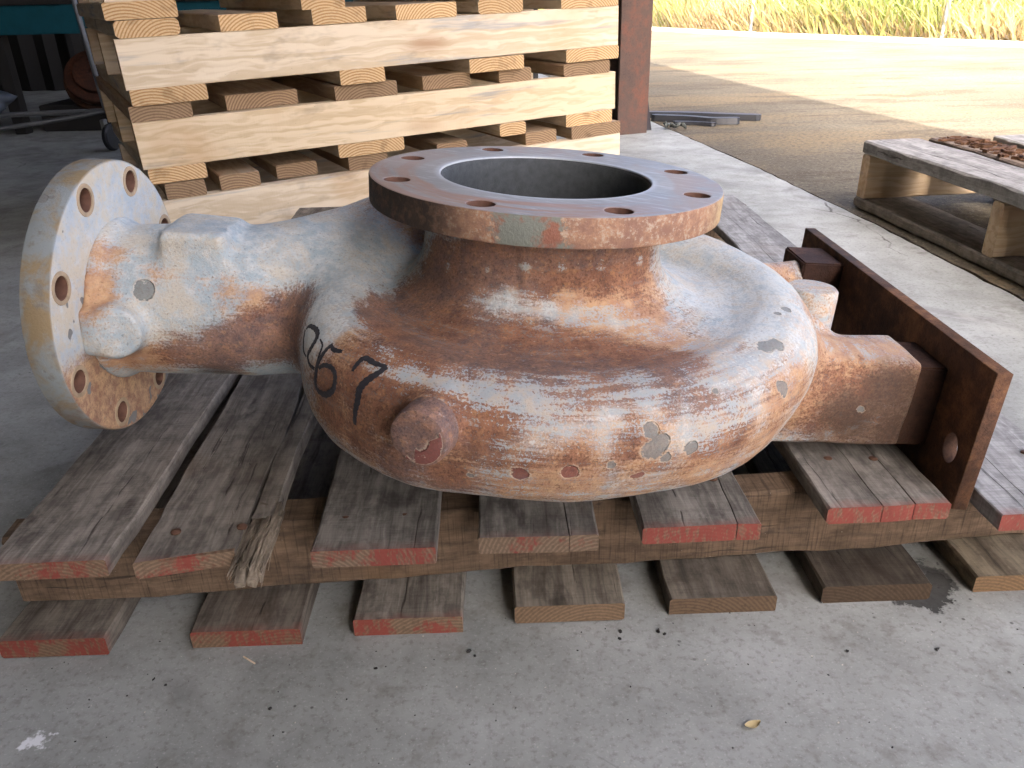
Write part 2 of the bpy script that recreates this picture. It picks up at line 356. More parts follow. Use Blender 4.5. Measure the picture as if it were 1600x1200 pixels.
def m_suction_rim():
    n, c, s, ang, bl, md, fi, lobe = m_rim('suction_flange_rim', None)
    col = n.mix(n.sm(n.ma('ADD', n.ma('MULTIPLY', bl, .5), n.ma('MULTIPLY', md, .5)), .38, .62), (.24, .09, .05), (.5, .25, .12))
    col = n.mix(n.sm(n.ma('ADD', n.ma('MULTIPLY', md, .6), n.ma('MULTIPLY', fi, .6)), .6, .74, 0, .75), col, (.56, .49, .38))
    col = n.mix(.35, col, (.27, .235, .2))
    rim_shade = n.sm(ang, -1.86, -2.25)  # left side of the rim painted dark as its shaded side
    rim_shade2 = n.sm(ang, 2.2, 2.6)
    col = n.mix(n.ma('MULTIPLY', n.ma('MAXIMUM', rim_shade, rim_shade2), .94), col, n.mix(n.sm(md, .45, .7), (.028, .024, .02), (.1, .055, .036)))
    pr = n.mix(n.sm(bl, .5, .62), (.2, .215, .185), (.27, .12, .08))
    col = n.mix(lobe(-1.70, .19), col, pr)
    yl = n.sm(ang, -.75, -.25)
    col = n.mix(n.ma('MULTIPLY', yl, n.sm(md, .35, .6, .45, .95)), col, (.5, .38, .2))
    return n.out(col, .75, n.bump(n.ma('ADD', md, fi), .6, .0016), 0, .3)
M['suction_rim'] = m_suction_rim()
def m_machined():
    n = NT('worn_machined_face'); c = n.co(False); s = n.sep(c)
    r = n.nd('VectorMath', {0: n.sc(c, 1, 1, 0)}, operation='LENGTH').outputs[1]
    ang = n.ma('ARCTAN2', s[1], s[0])
    rg = n.noise(n.nd('CombineXYZ', {0: n.ma('MULTIPLY', r, 900), 1: n.ma('MULTIPLY', ang, 2.0), 2: 0.0}).outputs[0], 1, 3)
    bl = n.noise(c, 12, 5, .65, .6); sc2 = n.noise(n.sc(n.nd('VectorRotate', {0: c, 'Angle': .5}, rotation_type='Z_AXIS').outputs[0], 30, 160, 10), 1, 4, .6)
    fi = n.noise(c, 300, 4, .7)
    col = n.mix(n.sm(bl, .35, .68), (.29, .3, .295), (.41, .405, .385))
    col = n.mix(n.sm(sc2, .5, .68, 0, .5), col, (.6, .63, .65))
    inner = n.sm(r, .128, .122)
    rustm = n.ma('MULTIPLY', n.sm(n.ma('ADD', bl, n.ma('MULTIPLY', n.noise(c, 40, 4), .3)), .56, .74), n.ma('SUBTRACT', 1.0, inner))
    front = n.sm(n.ma('ADD', n.ma('MULTIPLY', s[1], -1.0), n.ma('MULTIPLY', s[0], -.9)), -.04, .16)
    rf = n.ma('MULTIPLY', n.ma('MULTIPLY', front, n.ma('SUBTRACT', 1.0, inner)), n.sm(n.noise(n.nd('CombineXYZ', {0: n.ma('MULTIPLY', r, 60), 1: ang, 2: 0.0}).outputs[0], 1.4, 4), .36, .58))
    col = n.mix(n.ma('MULTIPLY', n.ma('MAXIMUM', n.ma('MULTIPLY', rustm, .35), n.ma('MULTIPLY', rf, .85)), .95), col, (.38, .2, .12))
    col = n.mix(n.sm(n.ma('ADD', n.ma('MULTIPLY', s[0], -1.0), n.ma('MULTIPLY', bl, .12)), .1, .2, 0, .4), col, (.33, .3, .27))
    col = n.mix(n.sm(fi, .58, .75, 0, .4), col, (.2, .19, .18))
    col = n.mix(n.ma('MULTIPLY', n.sm(r, .112, .104), .5), col, (.62, .68, .72))
    return n.out(col, n.sm(bl, .3, .7, .42, .6), n.bump(n.ma('ADD', n.ma('MULTIPLY', rg, .4), n.ma('ADD', fi, sc2)), .18, .001), .25, .5)
M['machined'] = m_machined()
def m_dflange():
    n = NT('discharge_flange_paint'); c = n.co(False); s = n.sep(c)
    bl = n.noise(c, 26, 6, .68, .4); md = n.noise(c, 90, 5, .7); fi = n.noise(c, 420, 4, .7)
    p = n.mix(n.sm(bl, .35, .68), (.4, .46, .5), (.56, .58, .57))
    p = n.mix(n.sm(n.ma('ADD', n.ma('MULTIPLY', bl, .5), n.ma('MULTIPLY', md, .5)), .42, .6, 0, .75), p, (.55, .47, .33))
    p = n.mix(n.sm(fi, .55, .72, 0, .5), p, (.24, .25, .25))
    low = n.sm(n.ma('ADD', s[2], n.ma('MULTIPLY', n.ma('SUBTRACT', bl, .5), .1)), .02, -.06)
    oc = n.mix(n.sm(md, .35, .65), (.3, .14, .07), (.54, .34, .18)); oc = n.mix(n.sm(fi, .48, .66, 0, .6), oc, (.16, .09, .05))
    om = n.sm(n.ma('ADD', n.ma('MULTIPLY', low, .42), n.ma('ADD', n.ma('MULTIPLY', bl, .55), n.ma('MULTIPLY', fi, .25))), .56, .74)
    col = n.mix(n.ma('MULTIPLY', om, .9), p, oc)
    rimm = n.sm(n.nd('VectorMath', {0: n.sc(c, 0, 1, 1)}, operation='LENGTH').outputs[1], .137, .139)
    rc = n.mix(n.sm(bl, .42, .64), (.22, .245, .245), (.24, .18, .1)); rc = n.mix(n.sm(md, .52, .7, 0, .7), rc, (.16, .14, .12))
    rc = n.mix(n.ma('MULTIPLY', n.sm(s[2], -.04, -.12), n.sm(md, .35, .6, .4, .9)), rc, (.2, .13, .075))
    col = n.mix(rimm, col, rc)
    ch = n.sm(n.ma('ADD', n.noise(c, 34, 2, .5), n.ma('MULTIPLY', low, .12)), .71, .725)
    col = n.mix(ch, col, (.2, .2, .19))
    return n.out(col, .68, n.bump(n.ma('SUBTRACT', n.ma('ADD', md, fi), ch), .5, .0015), 0, .35)
M['dflange'] = m_dflange()
M['ring_rust'] = flat('rusty_spot_face', (.38, .29, .19), .8, var=.5, scale=120)
M['hole_rust'] = flat('rusty_bolt_hole', (.12, .06, .04), .8, var=.5, scale=120)
M['ink'] = flat('black_marker_ink', (.03, .03, .036), .6, var=.7, scale=260)
M['bore'] = flat('bare_bore_steel', (.07, .077, .08), .5, .2, var=.55, scale=130, bump=.6)

# ------------------------------------------------------------------ setting
def sheet(name, pts, z, mat, thick=None, sub=None):
    v = [(x, y, z) for x, y in pts]; n = len(pts); f = [tuple(range(n))]
    if thick:
        v += [(x, y, z - thick) for x, y in pts]; f.append(tuple(range(n, 2 * n))[::-1])
        for i in range(n): f.append((i, n + i, n + (i + 1) % n, (i + 1) % n))
    o = obj(name, mesh(name, v, f), mat); tag(o, kind='structure'); return o
JOINT = [(2.0, -8.0), (1.215, -.2), (1.125, .9), (1.073, 1.56), (1.022, 2.2), (.93, 3.0), (.80, 3.86), (.44, 6.2), (-.6, 13)]
rj = random.Random(2)
def subdiv(P, n=14, amp=.004):
    out = []
    for (a, b) in zip(P[:-1], P[1:]):
        for k in range(n):
            t = k / n; out.append((a[0] + (b[0] - a[0]) * t + rj.uniform(-amp, amp), a[1] + (b[1] - a[1]) * t))
    out.append(P[-1]); return out
J1 = subdiv(JOINT); J2 = [(x + .011 + rj.uniform(-.003, .004), y) for x, y in J1]
sheet('floor', [(-9, 13), (-9, -8)] + J1, 0, M['floor'], .1)
fj = [(x - .004, y) for x, y in J1] + [(x + .004, y) for x, y in J2[::-1]]
sheet('joint_filler', fj, -.012, M['void'])
FENCE = [(-4.2, 34.0), (.3, 21.0), (2.42, 14.9), (3.446, 12.167), (4.872, 9.639), (6.3, 7.1), (9.2, 2.0), (14.5, -8)]
sheet('apron', J2[::-1] + [(2.0, -8.0), (14.5, -8)][1:] + FENCE[::-1][1:-1] + [(-4.2, 34), (-9, 34), (-9, 13.02)], -.002, M['apron'], .1)
sheet('ground', [(-160, -160), (160, -160), (160, 220), (-160, 220)], -.06, M['soil'])
# building: roof over the slab, dark walls at the back and on the left
roof = sheet('roof', [(-9, -6), (2.17, -6), (-.902, 13.2), (-9, 13.2)], 3.5, M['roof'], .08)
def corr(name, a, b, h, mat, step=.19):
    a = Vector(a); b = Vector(b); L = (b - a).length; d = (b - a) / L; nn = Vector((-d.y, d.x, 0)); v = []; f = []
    k = int(L / step * 2)
    for i in range(k + 1):
        p = a + d * (L * i / k) + nn * (.02 if i % 2 else -.02); v += [p, p + Vector((0, 0, h))]
    for i in range(k): f.append((2 * i, 2 * i + 2, 2 * i + 3, 2 * i + 1))
    o = obj(name, mesh(name, v, f), mat); tag(o, kind='structure'); return o
corr('wall_back', (-9, 6.9, 0), (.25, 6.4, 0), 3.5, M['wall'])
corr('wall_left', (-5.2, -6, 0), (-5.2, 6.9, 0), 3.5, M['wall'])
corr('light_block_wall', (-5.2, -4.5, 0), (1.0, -4.5, 0), 3.5, M['wall'])  # unseen wall behind the camera, added to block light from that side

# ------------------------------------------------------------------ plank builder
def plank_mesh(name, L, W, T, seed=0, splits=(), warp=.002, nseg=26, chamf=.0018, endcut=None, wob=.0016, gap=.0022, trims=None):
    """board lying along +Y from 0, centred on X, bottom at z=0; slot 0 = long grain, slot 1 = ends"""
    rs = np.random.RandomState(seed); v = []; f = []; mi = []
    edges = [-W / 2] + [W * s for s in splits] + [W / 2]
    ph = rs.uniform(0, 6, 8)
    def wobx(i, y):
        return wob * (math.sin(y * 9 + ph[i % 8]) + .7 * math.sin(y * 23 + ph[(i + 3) % 8] * 2) + rs.uniform(-.3, .3)) * (2.2 if 0 < i < len(edges) - 1 else 1)
    ys = np.linspace(0, L, nseg + 1)
    wx = [[wobx(i, y) for y in ys] for i in range(len(edges))]
    for s in range(len(edges) - 1):
        base = len(v)
        y0 = 0 if trims is None else trims[s]
        for j, y in enumerate(ys):
            yy = y0 + y * (L - y0) / L
            gx0 = gap / 2 * (1 if s > 0 else 0) * (max(0, 1 - y / L * .6)); gx1 = gap / 2 * (1 if s < len(edges) - 2 else 0) * (max(0, 1 - y / L * .6))
            a = edges[s] + wx[s][j] + gx0; b = edges[s + 1] + wx[s + 1][j] - gx1
            zz = warp * math.sin(y / L * 3 + ph[5]) ; tw = rs.uniform(-.0004, .0004)
            c = chamf * rs.uniform(.6, 1.6); cl = c if s == 0 else .0003; ch = c if s == len(edges) - 2 else .0003
            ye = 0
            if endcut and j == 0: ye = 1
            sec = [(a + cl, 0), (b - ch, 0), (b, ch), (b, T - ch), (b - ch, T), (a + cl, T), (a, T - cl), (a, cl)]
            for (x, z) in sec:
                yo = (endcut(x) if ye else 0)
                v.append((x, yy + yo, z + zz + tw))
        for j in range(nseg):
            for k in range(8):
                p = base + j * 8 + k; q = base + j * 8 + (k + 1) % 8
                f.append((p, q, q + 8, p + 8)); mi.append(0)
        f.append(tuple(base + k for k in range(8))[::-1]); mi.append(1 if y0 == 0 else 0)
        f.append(tuple(base + nseg * 8 + k for k in range(8))); mi.append(1)
    me = mesh(name, v, f, mi=mi)
    return me
nail_me = lathe('nail', [(.0001, .0018), (.0038, .0016), (.005, .0007), (.005, -.001)], 12)
nail_me.materials.append(M['nail'])

# ------------------------------------------------------------------ the pallet under the pump
PB = Vector((0, 1.3, 0))
pal = empty('old_pallet', PB)
tag(pal, 'weathered grey wooden pallet with red painted board ends carrying the rusty pump', 'pallet')
SYAW = R_(4.0)
for k, y in enumerate((.675, 1.30, 1.93)):
    me = plank_mesh('stringer', 1.135, .045, .085, 11 + k, nseg=40, wob=.0025, chamf=.003, warp=.001)
    # along X: local Y of the plank -> world X
    x0 = -.53; yy = y + .0225 - .003
    obj('stringer', me, [M['stringer'], M['deck_end']], pal, Vector((x0, yy, .0225)) - PB, (0, 0, -math.pi / 2 + SYAW), (1, 1, 1, 0))
fx = lambda x: math.tan(SYAW)
top = [  # left x at front, right x, front y, skew, splits, red amount, tint
    (-.500, -.387, .607, -.020, (), .55, (1, .97, .93)),
    (-.364, -.243, .608, -.035, (.27,), .6, (1, .98, .95)),
    (-.197, -.077, .616, -.012, (), .6, (.98, 1, 1.02)),
    (-.037, .081, .634, -.012, (.28,), .4, (.95, .96, .97)),
    (.127, .243, .644, -.03, (.3,), .7, (1, 1.0, 1)),
    (.316, .441, .668, -.035, (-.04, .2), .95, (1.02, 1.02, 1.02)),
    (.483, .603, .652, -.02, (-.12,), .85, (1.05, 1.08, 1.12)),
]
ZT = .1075
rn = random.Random(8)
for i, (xa, xb, y0, sk, sp, red, tn) in enumerate(top):
    W = xb - xa; L = 2.03 - y0 + rn.uniform(-.02, .02)
    if i == 1:
        me = plank_mesh('deck_board', L, W, .0195, 40 + i, sp, nseg=60, gap=.003, trims=(0, .05), endcut=lambda x: (.0 if x < .0 else abs(math.sin(x * 900)) * .02))
    else:
        ph = rn.uniform(0, 6)
        me = plank_mesh('deck_board', L, W, .0195, 40 + i, sp, nseg=44, gap=.0007, wob=.0012, endcut=lambda x, ph=ph: .0012 * math.sin(x * 130 + ph))
    b = obj('deck_board', me, [M['greywood'] if i >= 6 else M['deck'], M['deck_end']], pal, Vector(((xa + xb) / 2, y0, ZT)) - PB, (0, 0, -sk), tn + (red,))
    for nx in ((-.28, .22) if i != 5 else (-.2, .2)):
        for ny in (.07, .69, 1.32):
            obj('nail', nail_me, None, b, (nx * W + rn.uniform(-.006, .006), ny + rn.uniform(-.008, .008) + fx(0) * ((xa + xb) / 2), .0193), (rn.uniform(-.15, .15), rn.uniform(-.15, .15), 0))
bot = [(-.524, -.415, .617, .66, (.8, .76, .7)), (-.338, -.223, .627, .7, (.85, .8, .74)), (-.170, -.055, .639, .62, (.95, .93, .88)),
       (-.003, .114, .650, 0, (.9, .85, .76)), (.161, .278, .660, 0, (.62, .58, .52)), (.330, .445, .672, 0, (.36, .34, .31)), (.497, .612, .684, 0, (.9, .8, .62))]
for i, (xa, xb, y0, red, tn) in enumerate(bot):
    me = plank_mesh('bottom_board', 2.02 - y0, xb - xa, .0225, 70 + i, nseg=36, chamf=.0022)
    obj('bottom_board', me, [M['deck'], M['deck_end']], pal, Vector(((xa + xb) / 2, y0, .0)) - PB, (0, 0, R_(1.0)), tn + (red,))
# splintered end of the second deck board
rs = random.Random(5)
v = []; f = []
for k in range(120):
    x = -.273 + rs.random() ** .8 * .032
    w_ = rs.uniform(.0006, .0026); L = rs.uniform(.015, .055); z = .104 + rs.random() * .019; y = .598 + rs.random() * .055
    dz = rs.uniform(-.009, .003) if y < .625 else rs.uniform(-.005, .004); dx = rs.uniform(-.004, .004)
    b0 = len(v)
    v += [(x - w_, y + L, z), (x + w_, y + L, z), (x + w_, y + L, z + w_ * 1.5), (x - w_, y + L, z + w_ * 1.5),
          (x - w_ * .3 + dx, y, z + dz), (x + w_ * .3 + dx, y, z + dz), (x + w_ * .3 + dx, y + .002, z + dz + w_ * .6), (x - w_ * .3 + dx, y + .002, z + dz + w_ * .6)]
    f += [(b0 + a, b0 + b, b0 + c, b0 + d) for a, b, c, d in ((0, 3, 2, 1), (4, 5, 6, 7), (0, 1, 5, 4), (1, 2, 6, 5), (2, 3, 7, 6), (3, 0, 4, 7))]
cz = [(.603, .1005, .007), (.615, .1015, .011), (.64, .103, .0145), (.665, .106, .0165), (.70, .107, .019)]
for (xa_, xb_, dz_) in ((-.266, -.2575, 0), (-.2565, -.2475, -.002), (-.2470, -.2435, .003)):
    for j in range(len(cz)):
        y, z, h_ = cz[j]; jj = rs.uniform(-.0008, .0008); y += rs.uniform(-.006, .006) if j < 2 else 0
        v += [(xa_ + jj, y, z + dz_), (xb_ + jj, y + rs.uniform(-.004, .004), z + dz_), (xb_ + jj, y, z + h_ + dz_), (xa_ + jj, y + rs.uniform(-.004, .004), z + h_ + dz_)]
        if j:
            b0 = len(v) - 8
            f += [(b0 + k, b0 + (k + 1) % 4, b0 + 4 + (k + 1) % 4, b0 + 4 + k) for k in range(4)]
        else: b0 = len(v) - 4; f.append((b0, b0 + 1, b0 + 2, b0 + 3))
o = obj('splintered_end', mesh('splintered_end', [Vector(p) - PB for p in v], f), M['deck'], pal, color=(1.12, 1.02, .88, 0)); tag(o, kind='stuff')

# ------------------------------------------------------------------ pump
def surface_nets(F, org, h):
    nx, ny, nz = F.shape; S = F < 0
    cnt = np.zeros((nx - 1, ny - 1, nz - 1), np.int8); acc = np.zeros((nx - 1, ny - 1, nz - 1, 3), np.float32)
    for ax in range(3):
        o1, o2 = [a for a in range(3) if a != ax]
        for d1 in (0, 1):
            for d2 in (0, 1):
                sl = [None] * 3; sl[o1] = slice(d1, F.shape[o1] - 1 + d1); sl[o2] = slice(d2, F.shape[o2] - 1 + d2)
                a = list(sl); b = list(sl); a[ax] = slice(0, -1); b[ax] = slice(1, None)
                fa = F[tuple(a)]; fb = F[tuple(b)]; m = (fa < 0) != (fb < 0)
                t = np.where(m, fa / np.where(m, fa - fb, 1), 0)
                cnt += m; acc[..., ax] += np.where(m, t, 0); acc[..., o1] += m * d1; acc[..., o2] += m * d2
    act = cnt > 0; idx = -np.ones(cnt.shape, np.int64); idx[act] = np.arange(act.sum())
    I = np.argwhere(act); V = (I + acc[act] / cnt[act][:, None]) * h + np.array(org)
    Q = []
    for ax in range(3):
        o1, o2 = [(1, 2), (2, 0), (0, 1)][ax]
        a = [slice(None)] * 3; b = [slice(None)] * 3; a[ax] = slice(0, -1); b[ax] = slice(1, None)
        for A in (a, b): A[o1] = slice(1, -1); A[o2] = slice(1, -1)
        sa = S[tuple(a)]; sb = S[tuple(b)]; e = np.argwhere(sa != sb)
        if not len(e): continue
        flip = sa[tuple(e.T)]
        def cell(d1, d2):
            g = e.copy(); g[:, o1] += d1; g[:, o2] += d2; return idx[tuple(g.T)]
        q = np.stack([cell(0, 0), cell(1, 0), cell(1, 1), cell(0, 1)], 1)
        q[~flip] = q[~flip][:, ::-1]; Q.append(q)
    return V, np.concatenate(Q)
def smin(a, b, k):
    h = np.clip(.5 + .5 * (b - a) / k, 0, 1); return b + (a - b) * h - k * h * (1 - h)
HV = .0034
lo = np.array([-.437, -.335, -.318]); hi = np.array([.43, .37, -.018])
ax_ = [np.arange(lo[i], hi[i], HV, dtype=np.float32) for i in range(3)]
X, Y, Z = np.meshgrid(*ax_, indexing='ij')
RHO = np.sqrt(X * X + Y * Y)
BIG = np.float32(1.0)
def chain(pts):
    D = np.full(X.shape, BIG, np.float32)
    for (a, ra), (b, rb) in zip(pts[:-1], pts[1:]):
        a = np.array(a, np.float32); b = np.array(b, np.float32); m = max(ra, rb) + .05
        s = tuple(slice(max(0, int((min(a[i], b[i]) - m - lo[i]) / HV)), max(0, int((max(a[i], b[i]) + m - lo[i]) / HV) + 1)) for i in range(3))
        x, y, z = X[s], Y[s], Z[s]
        if x.size == 0: continue
        d = b - a; t = np.clip(((x - a[0]) * d[0] + (y - a[1]) * d[1] + (z - a[2]) * d[2]) / (d @ d), 0, 1)
        q = np.sqrt((x - a[0] - t * d[0]) ** 2 + (y - a[1] - t * d[1]) ** 2 + (z - a[2] - t * d[2]) ** 2) - (ra + (rb - ra) * t)
        D[s] = np.minimum(D[s], q)
    return D
def sbox(c, hs, r=.004, yaw=0.0):
    x = X - c[0]; y = Y - c[1]; cs, sn = math.cos(yaw), math.sin(yaw)
    qx = np.abs(x * cs + y * sn) - (hs[0] - r); qy = np.abs(-x * sn + y * cs) - (hs[1] - r); qz = np.abs(Z - c[2]) - (hs[2] - r)
    return np.sqrt(np.maximum(qx, 0) ** 2 + np.maximum(qy, 0) ** 2 + np.maximum(qz, 0) ** 2) + np.minimum(np.maximum(qx, np.maximum(qy, qz)), 0) - r
def cyl(a, b, r, rnd=.003):
    a = np.array(a, np.float32); b = np.array(b, np.float32); d = b - a; L = np.linalg.norm(d); d = d / L
    px, py, pz = X - a[0], Y - a[1], Z - a[2]; t = px * d[0] + py * d[1] + pz * d[2]
    rr = np.sqrt(np.maximum((px - t * d[0]) ** 2 + (py - t * d[1]) ** 2 + (pz - t * d[2]) ** 2, 0))
    q1 = rr - (r - rnd); q2 = np.abs(t - L / 2) - (L / 2 - rnd)
    return np.sqrt(np.maximum(q1, 0) ** 2 + np.maximum(q2, 0) ** 2) + np.minimum(np.maximum(q1, q2), 0) - rnd
def key(th, tab):
    return float(np.interp(th, [t[0] for t in tab], [t[1] for t in tab]))
tA = [(-192, .186, .060, -.142), (-175, .192, .054, -.145), (-150, .205, .046, -.151), (-120, .216, .043, -.157), (-90, .222, .0425, -.1595), (-40, .232, .045, -.156), (0, .240, .052, -.150), (60, .228, .070, -.148), (100, .216, .084, -.148), (140, .205, .086, -.149)]
tB = [(-168, .184, .060, -.184), (-139, .195, .0595, -.189), (-122, .200, .058, -.185), (-90, .200, .0565, -.178), (-40, .212, .058, -.178), (0, .219, .060, -.177), (70, .217, .062, -.17)]
def ringpts(tab, a, b):
    out = []
    for th in np.arange(a, b + .1, 7.0):
        Rc, rt, zc = (key(th, [(t[0], t[j]) for t in tab]) for j in (1, 2, 3))
        out.append(((Rc * math.cos(R_(th)), Rc * math.sin(R_(th)), zc), rt))
    return out
D = chain(ringpts(tA, -192, 140))
pipe_ = chain(ringpts(tA, 119, 140) + [((-.205, .085, -.149), .086), ((-.25, .035, -.148), .084), ((-.30, .010, -.148), .080), ((-.36, .006, -.148), .0775), ((-.46, .006, -.148), .077)])
D = smin(D, chain(ringpts(tB, -168, 70)), .012)
D = smin(D, pipe_, .035)
zt = -.1205 + .010 * np.clip(X / .2, 0, 1) ** 2 + .038 * np.exp(-np.maximum(RHO - .1185, 0) / .028)          # concave dish sweeping from the neck to the rim
disc = np.maximum(np.maximum((Z - zt) / np.sqrt(1 + ((zt + .1205) / .028) ** 2), RHO - .222), -.205 - Z)
D = smin(D, cyl((0, 0, -.248), (0, 0, -.18), .185, .01), .01)
D = smin(D, disc, .010)
neck = cyl((0, 0, -.16), (0, 0, .02), .1185, .002); del zt
D = smin(D, neck, .012)
D = smin(D, cyl((0, 0, -.251), (0, 0, -.225), .190, .003), .006)          # back-cover lip
D = smin(D, cyl((0, 0, -.3125), (0, 0, -.24), .085, .003), .01)            # stuffing-box hub that stands on the deck
D = smin(D, cyl((-.45, .006, -.148), (-.428, .006, -.148), .082, .003), .018)  # fillet behind the discharge flange
D = smin(D, sbox((-.337, -.008, -.088), (.032, .040, .026), .008), .013)    # flat pad on top of the pipe
D = smin(D, cyl((-.405, -.02, -.155), (-.402, -.090, -.149), .024, .004), .012)   # pad beside the discharge flange
D = smin(D, sbox((-.425, -.055, -.152), (.022, .034, .023), .006), .012)
bang = R_(-110.5); bd = np.array([math.cos(bang), math.sin(bang), 0])
D = smin(D, cyl(bd * .22 + [0, 0, -.151], bd * .266 + [0, 0, -.151], .0245, .006), .012)   # root of the drain boss on the front
D = smin(D, sbox((.325, .006, -.220), (.082, .041, .05), .006), .045)       # foot arm
D = smin(D, chain([((.2, .006, -.19), .07), ((.29, .006, -.215), .05), ((.36, .006, -.22), .042)]), .03)
D = smin(D, cyl((.308, .066, -.20), (.314, .066, -.145), .0285, .003), .02)  # root of the lug
D = smin(D, chain([((.2, .17, -.17), .05), ((.33, .27, -.185), .03), ((.395, .305, -.185), .026)]), .03)
bore = cyl((0, 0, -.24), (0, 0, .05), .103, .002)
cav = cyl((0, 0, -.235), (0, 0, -.135), .16, .02)
pb = cyl((-.5, .006, -.148), (-.34, .006, -.148), .0655, .002)
for q in (bore, cav, pb): D = np.maximum(D, -q)
# cast unevenness
gx = np.linspace(0, 1, 8)
for s in range(5):
    k = RNG.normal(size=3) * 26; ph = RNG.uniform(0, 6); D += np.float32(.0006) * np.sin(X * k[0] + Y * k[1] + Z * k[2] + ph)
D[:, :, 0] = .01; D[0] = np.maximum(D[0], .001); D[:, :, -1] = np.maximum(D[:, :, -1], .001); D[-1] = np.maximum(D[-1], .001)
PV, PQ = surface_nets(D, lo, HV)
del X, Y, Z, D, disc, pipe_, neck, bore, cav, pb
PN = Vector((.0705, .0117, .9974)).normalized(); PAX = Vector((0, 1, 0)).cross(PN).normalized(); PAY = PN.cross(PAX)
PO = Vector((.038, .7954, .4393))
pump = empty('pump_casing')
pump.matrix_world = Matrix(((PAX.x, PAY.x, PN.x, PO.x), (PAX.y, PAY.y, PN.y, PO.y), (PAX.z, PAY.z, PN.z, PO.z), (0, 0, 0, 1)))
tag(pump, 'large rusty pump casing with flaking pale blue-grey paint, lying on the old pallet', 'pump')
cme = bpy.data.meshes.new('volute_casing')
cme.vertices.add(len(PV)); cme.vertices.foreach_set('co', PV.astype(np.float32).ravel())
cme.loops.add(PQ.size); cme.loops.foreach_set('vertex_index', PQ.astype(np.int32).ravel())
cme.polygons.add(len(PQ)); cme.polygons.foreach_set('loop_start', np.arange(0, PQ.size, 4, dtype=np.int32))
cme.polygons.foreach_set('use_smooth', np.ones(len(PQ), bool)); cme.update(calc_edges=True); cme.validate()
casing = obj('volute_casing', cme, M['pump'], pump)
# --- wear fields on the casting, with some painted shade
nv = len(cme.vertices); P = np.zeros(nv * 3, np.float32); cme.vertices.foreach_get('co', P); P = P.reshape(-1, 3)
NR = np.zeros(nv * 3, np.float32); cme.vertices.foreach_get('normal', NR); NR = NR.reshape(-1, 3)
rho = np.hypot(P[:, 0], P[:, 1]); th = np.degrees(np.arctan2(P[:, 1], P[:, 0]))
f_rust = np.zeros(nv); f_or = np.zeros(nv); f_pale = np.zeros(nv); f_chip = np.zeros(nv); f_grime_shade = np.zeros(nv)
def ss(x, a, b): t = np.clip((x - a) / (b - a), 0, 1); return t * t * (3 - 2 * t)
up = NR[:, 2]
inpipe = ss(-P[:, 0], .22, .27)
f_pale += .2 + .2 * ss(up, .2, .9)
f_rust += .34 * (1 - inpipe) + .12 * ss(-up, -.1, .5) * inpipe + .1
f_or += .45 * (1 - inpipe) + .22 * inpipe
f_grime_shade += .3 * ss(-up, .3, .9)  # darker where the surface faces down
